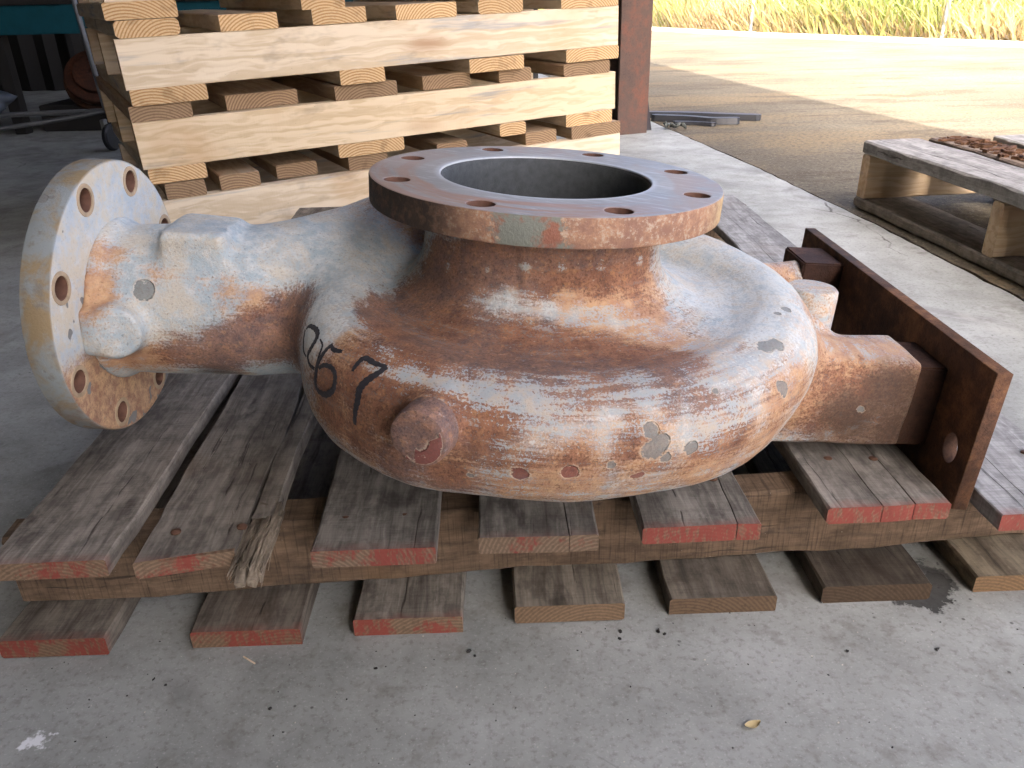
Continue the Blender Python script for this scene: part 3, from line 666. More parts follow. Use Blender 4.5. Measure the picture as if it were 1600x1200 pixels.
BLOBS = [
    ('r', [(-0.134, -0.113, -0.115), (-0.097, -0.138, -0.113), (-0.063, -0.153, -0.112), (-0.029, -0.158, -0.112), (0.004, -0.163, -0.113), (0.036, -0.172, -0.115), (0.068, -0.181, -0.116), (0.098, -0.188, -0.113), (-0.082, -0.2, -0.113), (-0.115, -0.179, -0.112), (-0.045, -0.205, -0.115), (0.001, -0.21, -0.115), (0.043, -0.209, -0.115)], 0.0245, 0.75),
    ('r', [(-0.15, -0.074, -0.111), (-0.127, -0.063, -0.104), (-0.095, -0.089, -0.094), (-0.154, -0.132, -0.109), (-0.076, -0.11, -0.095)], 0.0183, 0.35),
    ('r', [(-0.096, -0.071, -0.075), (-0.066, -0.101, -0.061), (-0.032, -0.114, -0.059), (0.008, -0.117, -0.054), (0.042, -0.112, -0.054), (0.076, -0.094, -0.054), (-0.089, -0.086, -0.085), (-0.054, -0.11, -0.076), (-0.014, -0.118, -0.073)], 0.0204, 0.75),
    ('r', [(-0.349, -0.065, -0.18), (-0.309, -0.068, -0.17), (-0.277, -0.068, -0.152), (-0.252, -0.063, -0.139), (-0.228, -0.083, -0.124), (-0.266, -0.063, -0.164), (-0.32, -0.06, -0.188), (-0.236, -0.08, -0.145)], 0.0254, 0.6),
    ('r', [(-0.182, -0.179, -0.175), (-0.156, -0.204, -0.185), (-0.131, -0.224, -0.15), (-0.155, -0.203, -0.144), (-0.121, -0.226, -0.199), (-0.078, -0.24, -0.2), (-0.187, -0.174, -0.153), (-0.053, -0.257, -0.163), (-0.039, -0.251, -0.132), (-0.059, -0.248, -0.134)], 0.0221, 0.45),
    ('r', [(0.02, -0.244, -0.123), (0.05, -0.236, -0.12), (0.091, -0.236, -0.123), (0.123, -0.232, -0.13), (0.153, -0.221, -0.138), (-0.0, -0.252, -0.129), (0.07, -0.252, -0.135)], 0.0168, 0.36),
    ('r', [(-0.043, -0.259, -0.156), (-0.013, -0.264, -0.165), (0.021, -0.265, -0.164), (0.056, -0.261, -0.159), (0.094, -0.252, -0.171), (0.126, -0.241, -0.164), (0.158, -0.222, -0.168)], 0.0118, 0.38),
    ('r', [(0.311, -0.044, -0.192), (0.347, -0.042, -0.196), (0.381, -0.039, -0.192), (0.342, -0.043, -0.233), (0.388, -0.037, -0.242), (0.301, -0.044, -0.239)], 0.0201, 0.3),
    ('r', [(-0.101, -0.247, -0.16), (-0.103, -0.246, -0.148)], 0.011, 0.5),
    ('r', [(-0.276, -0.067, -0.145), (-0.252, -0.063, -0.136), (-0.238, -0.066, -0.124), (-0.301, -0.071, -0.159), (-0.26, -0.062, -0.16)], 0.0249, 0.35),
    ('p', [(-0.049, -0.249, -0.133), (-0.02, -0.252, -0.13), (0.125, -0.242, -0.158), (0.154, -0.225, -0.148), (0.173, -0.205, -0.134), (-0.038, -0.259, -0.172), (0.085, -0.251, -0.181)], 0.0197, 0.35),
    ('o', [(0.05, -0.112, -0.08), (0.089, -0.084, -0.078), (0.066, -0.113, -0.093), (0.021, -0.12, -0.084), (0.095, -0.099, -0.097), (0.085, -0.135, -0.109), (0.111, -0.149, -0.114), (0.044, -0.131, -0.1)], 0.0207, 0.55),
    ('o', [(-0.14, -0.156, -0.111), (-0.086, -0.136, -0.11), (-0.018, -0.148, -0.108), (0.026, -0.162, -0.113), (0.069, -0.172, -0.115), (-0.124, -0.197, -0.116), (-0.171, -0.167, -0.12)], 0.022, 0.35),
    ('o', [(-0.349, -0.055, -0.101), (-0.33, -0.058, -0.106), (-0.367, -0.053, -0.096), (-0.306, -0.06, -0.11), (-0.276, -0.061, -0.121), (-0.42, -0.061, -0.108), (-0.418, -0.044, -0.088)], 0.0221, 0.6),
    ('o', [(-0.435, -0.074, -0.124), (-0.408, -0.062, -0.188), (-0.382, -0.063, -0.186)], 0.0218, 0.7),
    ('o', [(-0.182, -0.179, -0.175), (-0.156, -0.204, -0.185), (-0.131, -0.224, -0.15), (-0.111, -0.222, -0.127), (-0.078, -0.252, -0.133), (-0.049, -0.254, -0.141), (-0.078, -0.246, -0.182), (-0.027, -0.257, -0.188), (-0.155, -0.201, -0.139)], 0.0221, 0.55),
    ('o', [(0.203, -0.184, -0.143), (0.229, -0.156, -0.143), (0.275, -0.052, -0.228), (0.198, -0.185, -0.181), (0.158, -0.222, -0.168), (0.13, -0.235, -0.179), (0.071, -0.259, -0.156), (0.022, -0.264, -0.17), (0.3, -0.039, -0.166), (0.317, -0.01, -0.163)], 0.022, 0.5),
    ('o', [(0.311, -0.044, -0.192), (0.346, -0.041, -0.192), (0.381, -0.039, -0.192), (0.34, -0.044, -0.229), (0.387, -0.038, -0.238), (0.375, -0.006, -0.165), (0.342, -0.002, -0.165)], 0.0268, 0.6),
    ('o', [(-0.016, -0.251, -0.203), (0.026, -0.251, -0.204), (0.08, -0.239, -0.207), (0.138, -0.219, -0.204), (0.19, -0.185, -0.197)], 0.0155, 0.4),
    ('o', [(0.347, 0.255, -0.167), (0.274, -0.027, -0.115), (0.238, -0.089, -0.107)], 0.0228, 0.42),
    ('o', [(-0.155, 0.07, -0.073), (-0.181, 0.055, -0.067), (-0.141, 0.065, -0.082)], 0.021, 0.35),
    ('p', [(-0.014, -0.263, -0.152), (0.01, -0.263, -0.146), (0.04, -0.262, -0.15), (0.049, -0.253, -0.132), (0.075, -0.248, -0.131), (0.102, -0.251, -0.154), (-0.0, -0.257, -0.135), (0.123, -0.238, -0.14), (0.153, -0.215, -0.13)], 0.0196, 0.58),
    ('p', [(-0.053, -0.118, -0.091), (-0.039, -0.121, -0.09), (-0.024, -0.124, -0.09), (-0.01, -0.125, -0.091), (0.004, -0.127, -0.093), (0.016, -0.127, -0.094), (0.027, -0.128, -0.096), (0.042, -0.128, -0.098), (0.056, -0.128, -0.101), (0.074, -0.128, -0.105), (0.092, -0.129, -0.109), (0.111, -0.135, -0.113), (0.128, -0.15, -0.114), (0.148, -0.184, -0.113)], 0.0137, 0.6),
    ('p', [(-0.09, -0.08, -0.074), (-0.054, -0.107, -0.064), (-0.02, -0.116, -0.059), (0.013, -0.117, -0.056), (0.048, -0.11, -0.055), (0.087, -0.084, -0.058)], 0.0042, 0.9),
    ('p', [(-0.112, -0.213, -0.121), (-0.08, -0.225, -0.119), (-0.05, -0.233, -0.12), (-0.02, -0.24, -0.121), (-0.135, -0.195, -0.119), (0.02, -0.23, -0.117), (0.072, -0.225, -0.116), (0.126, -0.21, -0.116), (0.185, -0.172, -0.116)], 0.0144, 0.7),
    ('p', [(-0.203, -0.113, -0.112), (-0.187, -0.139, -0.113), (-0.204, -0.138, -0.127), (-0.2, -0.097, -0.105)], 0.0261, 0.5),
    ('p', [(-0.015, -0.25, -0.206), (0.026, -0.25, -0.206), (0.08, -0.239, -0.207), (0.136, -0.222, -0.201), (0.188, -0.189, -0.193), (-0.047, -0.251, -0.193)], 0.0155, 0.55),
    ('p', [(0.177, 0.081, -0.105), (0.199, 0.053, -0.103), (0.229, 0.015, -0.096), (0.197, -0.037, -0.108), (0.214, -0.084, -0.104), (0.211, -0.141, -0.113)], 0.0436, 0.5),
    ('p', [(0.326, -0.039, -0.252), (0.346, -0.04, -0.247), (0.364, -0.041, -0.237)], 0.0111, 0.5),
    ('g', [(-0.172, -0.087, -0.102), (-0.154, -0.048, -0.107), (-0.122, -0.052, -0.098), (-0.096, -0.08, -0.087), (-0.159, -0.119, -0.108)], 0.0238, 0.55),  # grime and painted shade in the pocket left of the neck
    ('g', [(-0.026, -0.115, -0.045), (-0.026, -0.115, -0.051), (-0.025, -0.115, -0.056), (-0.024, -0.116, -0.062), (-0.024, -0.116, -0.068), (-0.023, -0.117, -0.073), (-0.022, -0.119, -0.079)], 0.005, 0.7),
    ('g', [(-0.269, -0.058, -0.18), (-0.327, -0.043, -0.206), (-0.221, -0.12, -0.141), (-0.243, -0.06, -0.181)], 0.0256, 0.55),
    ('g', [(-0.177, -0.182, -0.199), (-0.158, -0.197, -0.205), (-0.128, -0.217, -0.211), (-0.186, -0.174, -0.184), (-0.084, -0.234, -0.21)], 0.0202, 0.4),  # painted shade on the underside of the left flank
    ('g', [(0.346, -0.04, -0.247), (0.397, -0.035, -0.247), (0.369, -0.043, -0.206), (0.31, -0.034, -0.267), (0.392, -0.039, -0.206), (0.324, -0.045, -0.221)], 0.0346, 0.55),
    ('r', [(-0.336, -0.048, -0.077), (-0.295, -0.021, -0.076), (-0.253, -0.015, -0.079), (-0.208, -0.021, -0.085), (-0.188, 0.017, -0.075), (-0.366, -0.046, -0.066)], 0.0428, -0.4),
    ('o', [(-0.335, -0.048, -0.071), (-0.296, -0.017, -0.074), (-0.254, -0.012, -0.077), (-0.209, -0.012, -0.081), (-0.189, 0.023, -0.073)], 0.0427, -0.55),
    ('r', [(0.176, 0.076, -0.107), (0.204, 0.048, -0.101), (0.225, -0.001, -0.098), (0.197, -0.037, -0.108), (0.214, -0.084, -0.104), (0.18, -0.0, -0.108)], 0.0398, -0.45),
    ('o', [(0.182, 0.072, -0.105), (0.204, 0.048, -0.101), (0.225, -0.001, -0.098), (0.197, -0.037, -0.108), (0.214, -0.084, -0.104)], 0.0396, -0.5),
    ('r', [(-0.205, -0.103, -0.109), (-0.191, -0.133, -0.113), (-0.206, -0.131, -0.123), (-0.192, -0.077, -0.099)], 0.0211, -0.35),
    ('o', [(-0.205, -0.103, -0.109), (-0.191, -0.133, -0.113), (-0.206, -0.128, -0.122), (-0.192, -0.077, -0.099)], 0.0176, -0.4),
    ('r', [(-0.065, -0.113, -0.092), (-0.047, -0.12, -0.091), (-0.03, -0.123, -0.091), (-0.016, -0.125, -0.091), (-0.002, -0.126, -0.092), (0.013, -0.127, -0.094), (0.027, -0.128, -0.096), (0.042, -0.128, -0.098), (0.056, -0.128, -0.101), (0.074, -0.128, -0.105), (0.092, -0.129, -0.109), (0.108, -0.134, -0.112), (0.124, -0.146, -0.114)], 0.0138, -0.5),
    ('o', [(-0.053, -0.118, -0.091), (-0.024, -0.124, -0.091), (0.004, -0.127, -0.094), (0.027, -0.128, -0.096), (0.062, -0.129, -0.103)], 0.0092, -0.4),
    ('r', [(-0.009, -0.264, -0.151), (0.015, -0.263, -0.146), (0.045, -0.262, -0.15), (0.049, -0.254, -0.134), (0.075, -0.248, -0.131), (0.102, -0.251, -0.154)], 0.0127, -0.3),
    ('o', [(-0.409, -0.06, -0.108), (-0.377, -0.074, -0.141), (-0.347, -0.068, -0.128), (-0.418, -0.009, -0.072)], 0.0184, -0.3),
    ('r', [(0.317, -0.01, -0.163), (0.353, -0.008, -0.166), (0.391, -0.002, -0.166)], 0.0178, -0.3),
    ('o', [(0.334, -0.003, -0.165), (0.373, -0.011, -0.166)], 0.0166, -0.25),
    ('p', [(0.317, -0.01, -0.163), (0.353, -0.008, -0.166), (0.391, -0.002, -0.166)], 0.0205, 0.4),
    ('g', [(0.374, -0.04, -0.191), (0.392, -0.038, -0.23), (0.385, -0.036, -0.255), (0.384, -0.04, -0.206), (0.347, -0.043, -0.229)], 0.0371, 0.5),
]
CHIPS = [
    (-0.3808, -0.0632, -0.1144, 0.0104),
    (0.3485, -0.0441, -0.2209, 0.0041),
    (-0.0209, -0.2592, -0.1838, 0.0075),
    (0.0178, -0.2625, -0.1783, 0.0075),
    (0.0791, -0.2543, -0.1426, 0.0069),
    (0.0827, -0.2563, -0.1584, 0.01),
    (0.0889, -0.2543, -0.1524, 0.007),
    (0.1145, -0.2463, -0.1616, 0.0066),
    (0.0499, -0.2609, -0.1715, 0.004),
    (0.0755, -0.2519, -0.1848, 0.0041),
    (0.1933, -0.1497, -0.1115, 0.0079),
    (0.2062, -0.1414, -0.1119, 0.008),
    (0.2063, -0.1785, -0.1383, 0.0072),
    (0.2008, -0.1816, -0.1346, 0.0049),
    (0.236, -0.0708, -0.103, 0.0056),
    (0.2239, -0.0836, -0.1034, 0.0037),
    (0.1344, -0.22, -0.1238, 0.0031),
    (0.0705, -0.2522, -0.1866, 0.0036),
    (0.0937, -0.2525, -0.1677, 0.0051),
    (-0.0598, -0.2476, -0.1933, 0.0031),
]
STROKES = [
    ([(-0.2147, -0.1179, -0.1255), (-0.2116, -0.1191, -0.122), (-0.2041, -0.1294, -0.1205), (-0.2006, -0.1373, -0.1222), (-0.2018, -0.1417, -0.1267), (-0.2062, -0.1424, -0.1344), (-0.2094, -0.1415, -0.1417), (-0.2068, -0.1477, -0.1469), (-0.2003, -0.157, -0.147)], 0.0028),
    ([(-0.1968, -0.1453, -0.1238), (-0.1935, -0.1523, -0.1263), (-0.1951, -0.1556, -0.1317), (-0.1977, -0.1578, -0.1397), (-0.1996, -0.1581, -0.1487)], 0.0013),
    ([(-0.183, -0.1585, -0.1222), (-0.1882, -0.1587, -0.1267), (-0.1935, -0.1595, -0.1343), (-0.1969, -0.1593, -0.1413), (-0.1989, -0.1592, -0.1504), (-0.2003, -0.1579, -0.1601), (-0.1979, -0.1609, -0.1655), (-0.1896, -0.1713, -0.1646), (-0.1814, -0.1805, -0.1564), (-0.1781, -0.1825, -0.1476), (-0.1783, -0.1797, -0.1401), (-0.1828, -0.1737, -0.137), (-0.1903, -0.1662, -0.139), (-0.1954, -0.1622, -0.1438)], 0.003),
    ([(-0.1845, -0.159, -0.1237), (-0.181, -0.1645, -0.1251), (-0.1728, -0.1708, -0.1236)], 0.0022),
    ([(-0.1614, -0.1907, -0.1322), (-0.1581, -0.1886, -0.1271), (-0.1514, -0.1869, -0.1217), (-0.1415, -0.1956, -0.1222), (-0.1309, -0.2029, -0.1216)], 0.0026),
    ([(-0.1309, -0.2029, -0.1216), (-0.1384, -0.2045, -0.1269), (-0.1472, -0.204, -0.1339), (-0.1533, -0.2038, -0.1417), (-0.1553, -0.2052, -0.1519), (-0.1578, -0.204, -0.1624), (-0.159, -0.2021, -0.1757)], 0.0036),
    ([(-0.216, -0.1172, -0.1269), (-0.2163, -0.1248, -0.1342), (-0.2151, -0.1313, -0.1418), (-0.2111, -0.1394, -0.1438)], 0.0012),
]
REDCHIPS = (2, 3, 9, 17)
f_cc = np.ones(nv)
def blob(field, pts, r, amt):
    d = np.full(nv, 9.0)
    for p in pts: d = np.minimum(d, np.linalg.norm((P - np.array(p)) / np.array(r if hasattr(r, '__len__') else (r, r, r)), axis=1))
    field += amt * np.exp(-(d * .8) ** 2)
for kind, pts, r, amt in BLOBS: blob({'r': f_rust, 'o': f_or, 'p': f_pale, 'g': f_grime_shade}[kind], pts, r, amt)
for i_, (cx, cy, cz, r) in enumerate(CHIPS):
    d = np.linalg.norm(P - np.array((cx, cy, cz)), axis=1) / r; f_cc[d < 2.2] = 0.0 if i_ in REDCHIPS else 1.0; f_chip = np.maximum(f_chip, np.clip(1.0 - .5 * d, 0, 1))
inb = (((rho < .108) | (np.abs(rho - .08) < .08) & (P[:, 2] > -.236) & (P[:, 2] < -.134) & (NR[:, 2] < .3)) & (P[:, 2] > -.245)).astype(float) * ((rho < .1065) | ((rho < .165) & (np.sum(NR[:, :2] * P[:, :2], axis=1) < 0) & (P[:, 2] < -.13)))
a1 = cme.attributes.new('mk', 'FLOAT_VECTOR', 'POINT'); a1.data.foreach_set('vector', np.stack([f_rust, f_or, f_pale], 1).astype(np.float32).ravel())
a2 = cme.attributes.new('mk2', 'FLOAT_VECTOR', 'POINT'); a2.data.foreach_set('vector', np.stack([f_chip, f_grime_shade, inb], 1).astype(np.float32).ravel())
a4 = cme.attributes.new('cc', 'FLOAT', 'POINT'); a4.data.foreach_set('value', f_cc.astype(np.float32))
onpipe = ss(-P[:, 0], .2, .26)
flow = np.stack([np.radians(((th + 270) % 360)) * .25 * (1 - onpipe) + onpipe * P[:, 0], P[:, 2], rho * (1 - onpipe) + onpipe * P[:, 1]], 1)
a3 = cme.attributes.new('flow', 'FLOAT_VECTOR', 'POINT'); a3.data.foreach_set('vector', flow.astype(np.float32).ravel())

# --- flanges cut from filled 2D curves (outer edge, bore, eight bolt holes)
def flange_mesh(name, R, rb, bc, nh, rh, phase, thick, bev=.0016):
    cu_ = bpy.data.curves.new(name, 'CURVE'); cu_.dimensions = '2D'; cu_.fill_mode = 'BOTH'
    cu_.extrude = thick / 2 - bev; cu_.bevel_depth = bev; cu_.bevel_resolution = 1; cu_.offset = -bev
    def circ(cx, cy, r, n):
        s = cu_.splines.new('POLY'); s.points.add(n - 1); s.use_cyclic_u = True
        for i in range(n): a = 2 * math.pi * i / n; s.points[i].co = (cx + r * math.cos(a), cy + r * math.sin(a), 0, 1)
    circ(0, 0, R, 128); circ(0, 0, rb, 96)
    for k in range(nh): a = phase + 2 * math.pi * k / nh; circ(bc * math.cos(a), bc * math.sin(a), rh, 24)
    t = bpy.data.objects.new(name, cu_); COL.objects.link(t)
    dg = bpy.context.evaluated_depsgraph_get(); me = bpy.data.meshes.new_from_object(t.evaluated_get(dg))
    bpy.data.objects.remove(t); me.name = name; me.materials.clear(); return me
TS = .026
sm_ = flange_mesh('suction_flange', .1715, .103, .14925, 8, .0118, R_(156.1), TS)
for v_ in sm_.vertices: v_.co.z -= TS / 2
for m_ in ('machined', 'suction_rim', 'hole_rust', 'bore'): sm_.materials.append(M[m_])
for p_ in sm_.polygons:
    c_ = p_.center; rr = math.hypot(c_.x, c_.y)
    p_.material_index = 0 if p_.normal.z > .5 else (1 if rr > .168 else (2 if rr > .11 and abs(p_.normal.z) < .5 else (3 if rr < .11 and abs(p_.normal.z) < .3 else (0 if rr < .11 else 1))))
    p_.use_smooth = True
sm_.set_sharp_from_angle(angle=R_(40))
sfl = obj('suction_flange', sm_, None, pump)
sfl['label'] = 'round suction flange with worn bare metal face and eight bolt holes'
obj('bore_liner', lathe('bore_liner', [(.1024, -.0025), (.1012, -.004), (.1005, -.02), (.1005, -.2)], 96, cap=False), M['bore'], pump)
TD = .027
dm = flange_mesh('discharge_flange', .1395, .0655, .12065, 8, .0112, R_(22.2), TD)
dm.transform(Matrix.Rotation(math.pi / 2, 4, 'Y') @ Matrix.Rotation(0, 4, 'Z'))
dm.materials.append(M['dflange']); dm.materials.append(M['hole_rust'])
for p_ in dm.polygons:
    c_ = p_.center; rr = math.hypot(c_.y, c_.z); p_.use_smooth = True
    p_.material_index = 1 if .105 < rr < .135 and abs(p_.normal.x) < .5 else 0
dm.set_sharp_from_angle(angle=R_(40))
dfl = obj('discharge_flange', dm, None, pump, (-.4316 - TD / 2, .0063, -.148), (0, 0, R_(-2.0)))
dfl['label'] = 'round pale painted discharge flange with bolt holes and rust runs'
ring = lathe('spot_face', [(.0114, -.0005), (.0114, .0007), (.0152, .0007), (.0158, -.0005)], 28, cap=False)
for k in range(8):
    a = R_(22.2 + 45 * k)
    obj('spot_face', ring, M['ring_rust'], dfl, (TD / 2, .12065 * math.sin(a), -.12065 * math.cos(a)), (0, math.pi / 2, 0))
def worn_part(name, me, loc, rot, mk, gr, label=None):
    k = len(me.vertices)
    for nm, val in (('mk', mk), ('mk2', (0, gr, 0))): me.attributes.new(nm, 'FLOAT_VECTOR', 'POINT').data.foreach_set('vector', np.tile(np.array(val, np.float32), k))
    if label and 'drain' in label:
        me.attributes['mk2'].data.foreach_set('vector', np.array([((.62 if v_.co.z > .0155 and v_.co.x - v_.co.y > .008 else 0.0), gr, 0) for v_ in me.vertices], np.float32).ravel())
    me.attributes.new('cc', 'FLOAT', 'POINT').data.foreach_set('value', np.zeros(k, np.float32))
    me.attributes.new('flow', 'FLOAT_VECTOR', 'POINT').data.foreach_set('vector', np.array([v_.co for v_ in me.vertices], np.float32).ravel())
    o = obj(name, me, M['pump'], pump, loc, rot)
    if label: o['label'] = label
    return o
bdv = Vector(bd)
worn_part('drain_boss', lathe('drain_boss', [(.0001, .0162), (.012, .0165), (.0205, .0162), (.0232, .0148), (.0240, .012), (.0244, .004), (.0244, -.02)], 40), bdv * .2705 + Vector((0, 0, -.151)), bdv.to_track_quat('Z', 'Y').to_euler(), (.85, .4, .1), .3, 'flat round drain boss with flaked reddish face')
worn_part('lug', lathe('lug', [(.0001, .0), (.016, -.0006), (.0255, -.001), (.0283, -.004), (.0288, -.012), (.0288, -.06)], 32), (.315, .066, -.121), (0, 0, 0), (.3, .5, .45), .1, 'short upright cylindrical lug with worn flat top')
# --- mounting plate welded to the foot
pm = empty('mounting_plate', parent=pump)
pm['label'] = 'dark rusty steel plate standing on edge with one bolt hole'
def plate_mesh():
    cu_ = bpy.data.curves.new('plate', 'CURVE'); cu_.dimensions = '2D'; cu_.fill_mode = 'BOTH'; cu_.extrude = .007; cu_.bevel_depth = .0012; cu_.offset = -.0012
    s = cu_.splines.new('POLY'); s.points.add(3); s.use_cyclic_u = True
    for i, (a, b) in enumerate(((-.107, -.301), (.432, -.301), (.432, -.142), (-.107, -.146))): s.points[i].co = (a, b, 0, 1)
    for (hx, hz) in ((-.073, -.247), (.4, -.247)):
        s = cu_.splines.new('POLY'); s.points.add(27); s.use_cyclic_u = True
        for i in range(28): a = 2 * math.pi * i / 28; s.points[i].co = (hx + .0125 * math.cos(a), hz + .0165 * math.sin(a), 0, 1)
    t = bpy.data.objects.new('plate', cu_); COL.objects.link(t); dg = bpy.context.evaluated_depsgraph_get()
    me = bpy.data.meshes.new_from_object(t.evaluated_get(dg)); bpy.data.objects.remove(t)
    me.transform(Matrix(((0, 0, 1, .4455), (1, 0, 0, 0), (0, 1, 0, 0), (0, 0, 0, 1)))); me.materials.clear(); return me
obj('plate', plate_mesh(), M['rust'], pm)
obj('weld_block', box_mesh('weld_block', (.398, -.032, -.268), (.4376, .044, -.175), .002), M['rust'], pm, color=(.7, .62, .6, 1))
obj('weld_block', box_mesh('weld_block', (.382, .268, -.215), (.4376, .352, -.152), .002), M['rust'], pm, color=(.55, .5, .55, 1))
# --- marker writing, ribbons laid on the casting
from mathutils.bvhtree import BVHTree
cbvh = BVHTree.FromPolygons([Vector(p) for p in P], [tuple(q) for q in PQ[::1].tolist()])
def ribbon(pts, wd):
    v = []; f = []; pp = smooth_path(pts, 6) if len(pts) > 2 else [Vector(p) for p in pts]
    L = []
    for p in pp:
        l, nrm, _, _ = cbvh.find_nearest(p); L.append((l, nrm))
    for i, (l, nrm) in enumerate(L):
        t = (L[min(i + 1, len(L) - 1)][0] - L[max(i - 1, 0)][0]).normalized(); s = t.cross(nrm).normalized()
        ww = wd * (.55 + .45 * math.sin(math.pi * (i + .6) / (len(L) + .2))) * (1 + .15 * math.sin(i * 2.1))
        for k in (-1, -.4, .4, 1):
            q = l + s * ww * k; l2, n2, _, _ = cbvh.find_nearest(q); v.append(l2 + n2 * (.0007 if abs(k) < .9 else .0003))
    for i in range(len(L) - 1):
        for k in range(3): f.append((4 * i + k, 4 * i + k + 1, 4 * i + k + 5, 4 * i + k + 4))
    return v, f
wv = []; wf = []
for pts, wd in STROKES:
    v, f = ribbon(pts, wd); b0 = len(wv); wv += v; wf += [tuple(i + b0 for i in q) for q in f]
if wv:
    me = mesh('marker_writing', wv, wf, smooth=True); o = obj('marker_writing', me, M['ink'], casing); o['label'] = 'handwritten black marker numbers'
# ------------------------------------------------------------------ stack of fresh pallets
ST_YAW = R_(28.33); e1 = Vector((math.cos(ST_YAW), math.sin(ST_YAW), 0)); e2 = Vector((-e1.y, e1.x, 0))
S0 = Vector((-.888, 2.0, 0)); TILT = math.atan2(.036, 1.412)
B_T, S_H = .0375, .112; P_H = S_H + 2 * B_T; DEP = 1.06
LAY = [  # bottom pallet first: (x shift, top boards, bottom boards) as (from, to, setback)
    (.02, [(.024, .119, .0), (.158, .261, .012), (.312, .426, .05), (.507, .62, .02), (.78, .88, .03), (1.072, 1.182, .02), (1.226, 1.41, 0)],
     [(.0, .15, 0), (.5, .64, 0), (.9, 1.05, 0), (1.23, 1.41, 0)]),
    (.0, [(-.002, .142, 0), (.233, .42, .05), (.507, .686, .006), (.767, .916, .02), (1.005, 1.113, .01), (1.22, 1.39, 0)],
     [(.009, .148, 0), (.495, .69, .004), (.992, 1.084, .0), (1.228, 1.40, 0)]),
    (.0, [(.005, .147, 0), (.24, .379, .0), (.466, .61, .0), (.693, .869, 0), (.936, 1.078, 0), (1.207, 1.41, 0)],
     [(.006, .182, 0), (.518, .645, 0), (.899, 1.076, 0), (1.222, 1.412, 0)]),
    (-.005, [(0, .14, 0), (.26, .4, 0), (.5, .64, 0), (.76, .9, 0), (1.0, 1.14, 0), (1.26, 1.4, 0)],
     [(-.009, .152, 0), (.446, .56, 0), (.936, 1.05, 0), (1.24, 1.4, 0)]),
]
names = ['fresh pine pallet at the bottom of the stack behind the pump', 'fresh pine pallet second from the floor in the stack behind the pump',
         'fresh pine pallet third from the floor, its stringer showing bluish stain streaks', 'uppermost fresh pine pallet of the stack, mostly cut off by the picture edge']
ri = random.Random(12)
shared = {}
def shared_plank(L, W, T, k):
    key_ = (round(L, 2), round(W, 3), T, k)
    if key_ not in shared: shared[key_] = plank_mesh('pine_board', L, W, T, 200 + len(shared), nseg=10, chamf=.0025 + .002 * (k % 2), wob=.0012, warp=.001)
    return shared[key_]
for i, (dx, tops, bots) in enumerate(LAY):
    base = S0 + e1 * dx + Vector((0, 0, .003 + i * P_H))
    if i: base += e2 * ri.uniform(-.004, .012)
    pl = empty('pine_pallet', base, (0, 0, 0)); tag(pl, names[i], 'pallet', 'stack of fresh pine pallets')
    pl.rotation_euler = (Matrix.Rotation(ST_YAW, 3, 'Z') @ Matrix.Rotation(-TILT, 3, 'Y')).to_euler()
    for k, (a, b, sb) in enumerate(bots):
        old = ri.random() < .12
        obj('bottom_board', shared_plank(DEP - sb, b - a, B_T - .0006, ri.randint(0, 2)), None, pl, ((a + b) / 2, sb, 0), color=(ri.uniform(.88, 1.08),) * 3 + (0,))
    for k, (a, b, sb) in enumerate(tops):
        o = obj('deck_board', shared_plank(DEP - sb, b - a, B_T - .0006, ri.randint(0, 2)).copy(), None, pl, ((a + b) / 2, sb, B_T + S_H), color=(ri.uniform(.85, 1.1),) * 3 + (0,))
        fresh = (i >= 2)
        for m_ in (('pine', 'pine_end') if fresh else ('pine_old', 'pine_old_end')): o.data.materials.append(M[m_])
    for d in (0.0, .5, 1.0):
        me = plank_mesh('stringer', 1.412, .038, S_H - .0006, 300 + i * 3 + int(d * 2), nseg=16, chamf=.0015, wob=.0008, warp=.0008)
        obj('stringer', me, [M['pine'], M['pine_end']], pl, (0, .019 + d * (DEP - .038) + .002, B_T), (0, 0, -math.pi / 2), color=((1.0, 1.0, 1.0), (1.0, .95, .86), (1.03, 1.03, 1.03), (1, 1, 1))[i] + (0,))
for me in shared.values():
    if len(me.materials) == 0: me.materials.append(M['pine']); me.materials.append(M['pine_end'])
sh = obj('timber_shim', box_mesh('timber_shim', (1.25, .02, -.0), (1.37, 1.0, .0325), .003), M['stringer'], None, S0, (0, 0, ST_YAW), (1, 1, 1, 0))
tag(sh, 'flat timber packing under the right end of the pine pallet stack', 'timber')
# ------------------------------------------------------------------ grey pallet at the right
rp = empty('grey_pallet', (1.046, 2.404, 0), (0, 0, R_(-84.2)))   # local +X runs towards the camera, local +Y away to the right
tag(rp, 'silver grey weathered pallet standing on the apron at the right edge', 'pallet')
def rp_plank(name, x0, x1, y0, y1, z, T, mats, seed, color=(1, 1, 1, 0), along='x', **kw):
    if along == 'x':
        me = plank_mesh(name, x1 - x0, y1 - y0, T, seed, nseg=30, **kw)
        return obj(name, me, mats, rp, (x0, (y0 + y1) / 2, z), (0, 0, -math.pi / 2), color)
    me = plank_mesh(name, y1 - y0, x1 - x0, T, seed, nseg=20, **kw)
    return obj(name, me, mats, rp, ((x0 + x1) / 2, y0, z), (0, 0, 0), color)
GW = [M['greywood'], M['pine_old_end']]
rp_plank('bottom_board', 0, 1.22, 0, .15, .0, .03, GW, 500, (.95, .9, .82, 0), chamf=.004)
rp_plank('bottom_board', 0, 1.22, .45, .6, .0, .03, GW, 501)
rp_plank('bottom_board', 0, 1.22, .88, 1.02, .0, .03, GW, 502)
for k, x in enumerate((.0, .59, 1.17)):
    rp_plank('stringer', x, x + .042, .004, 1.02, .0303, .125, [M['pine'], M['pine']], 510 + k, (.78, .72, .66, 0), along='y', chamf=.003)
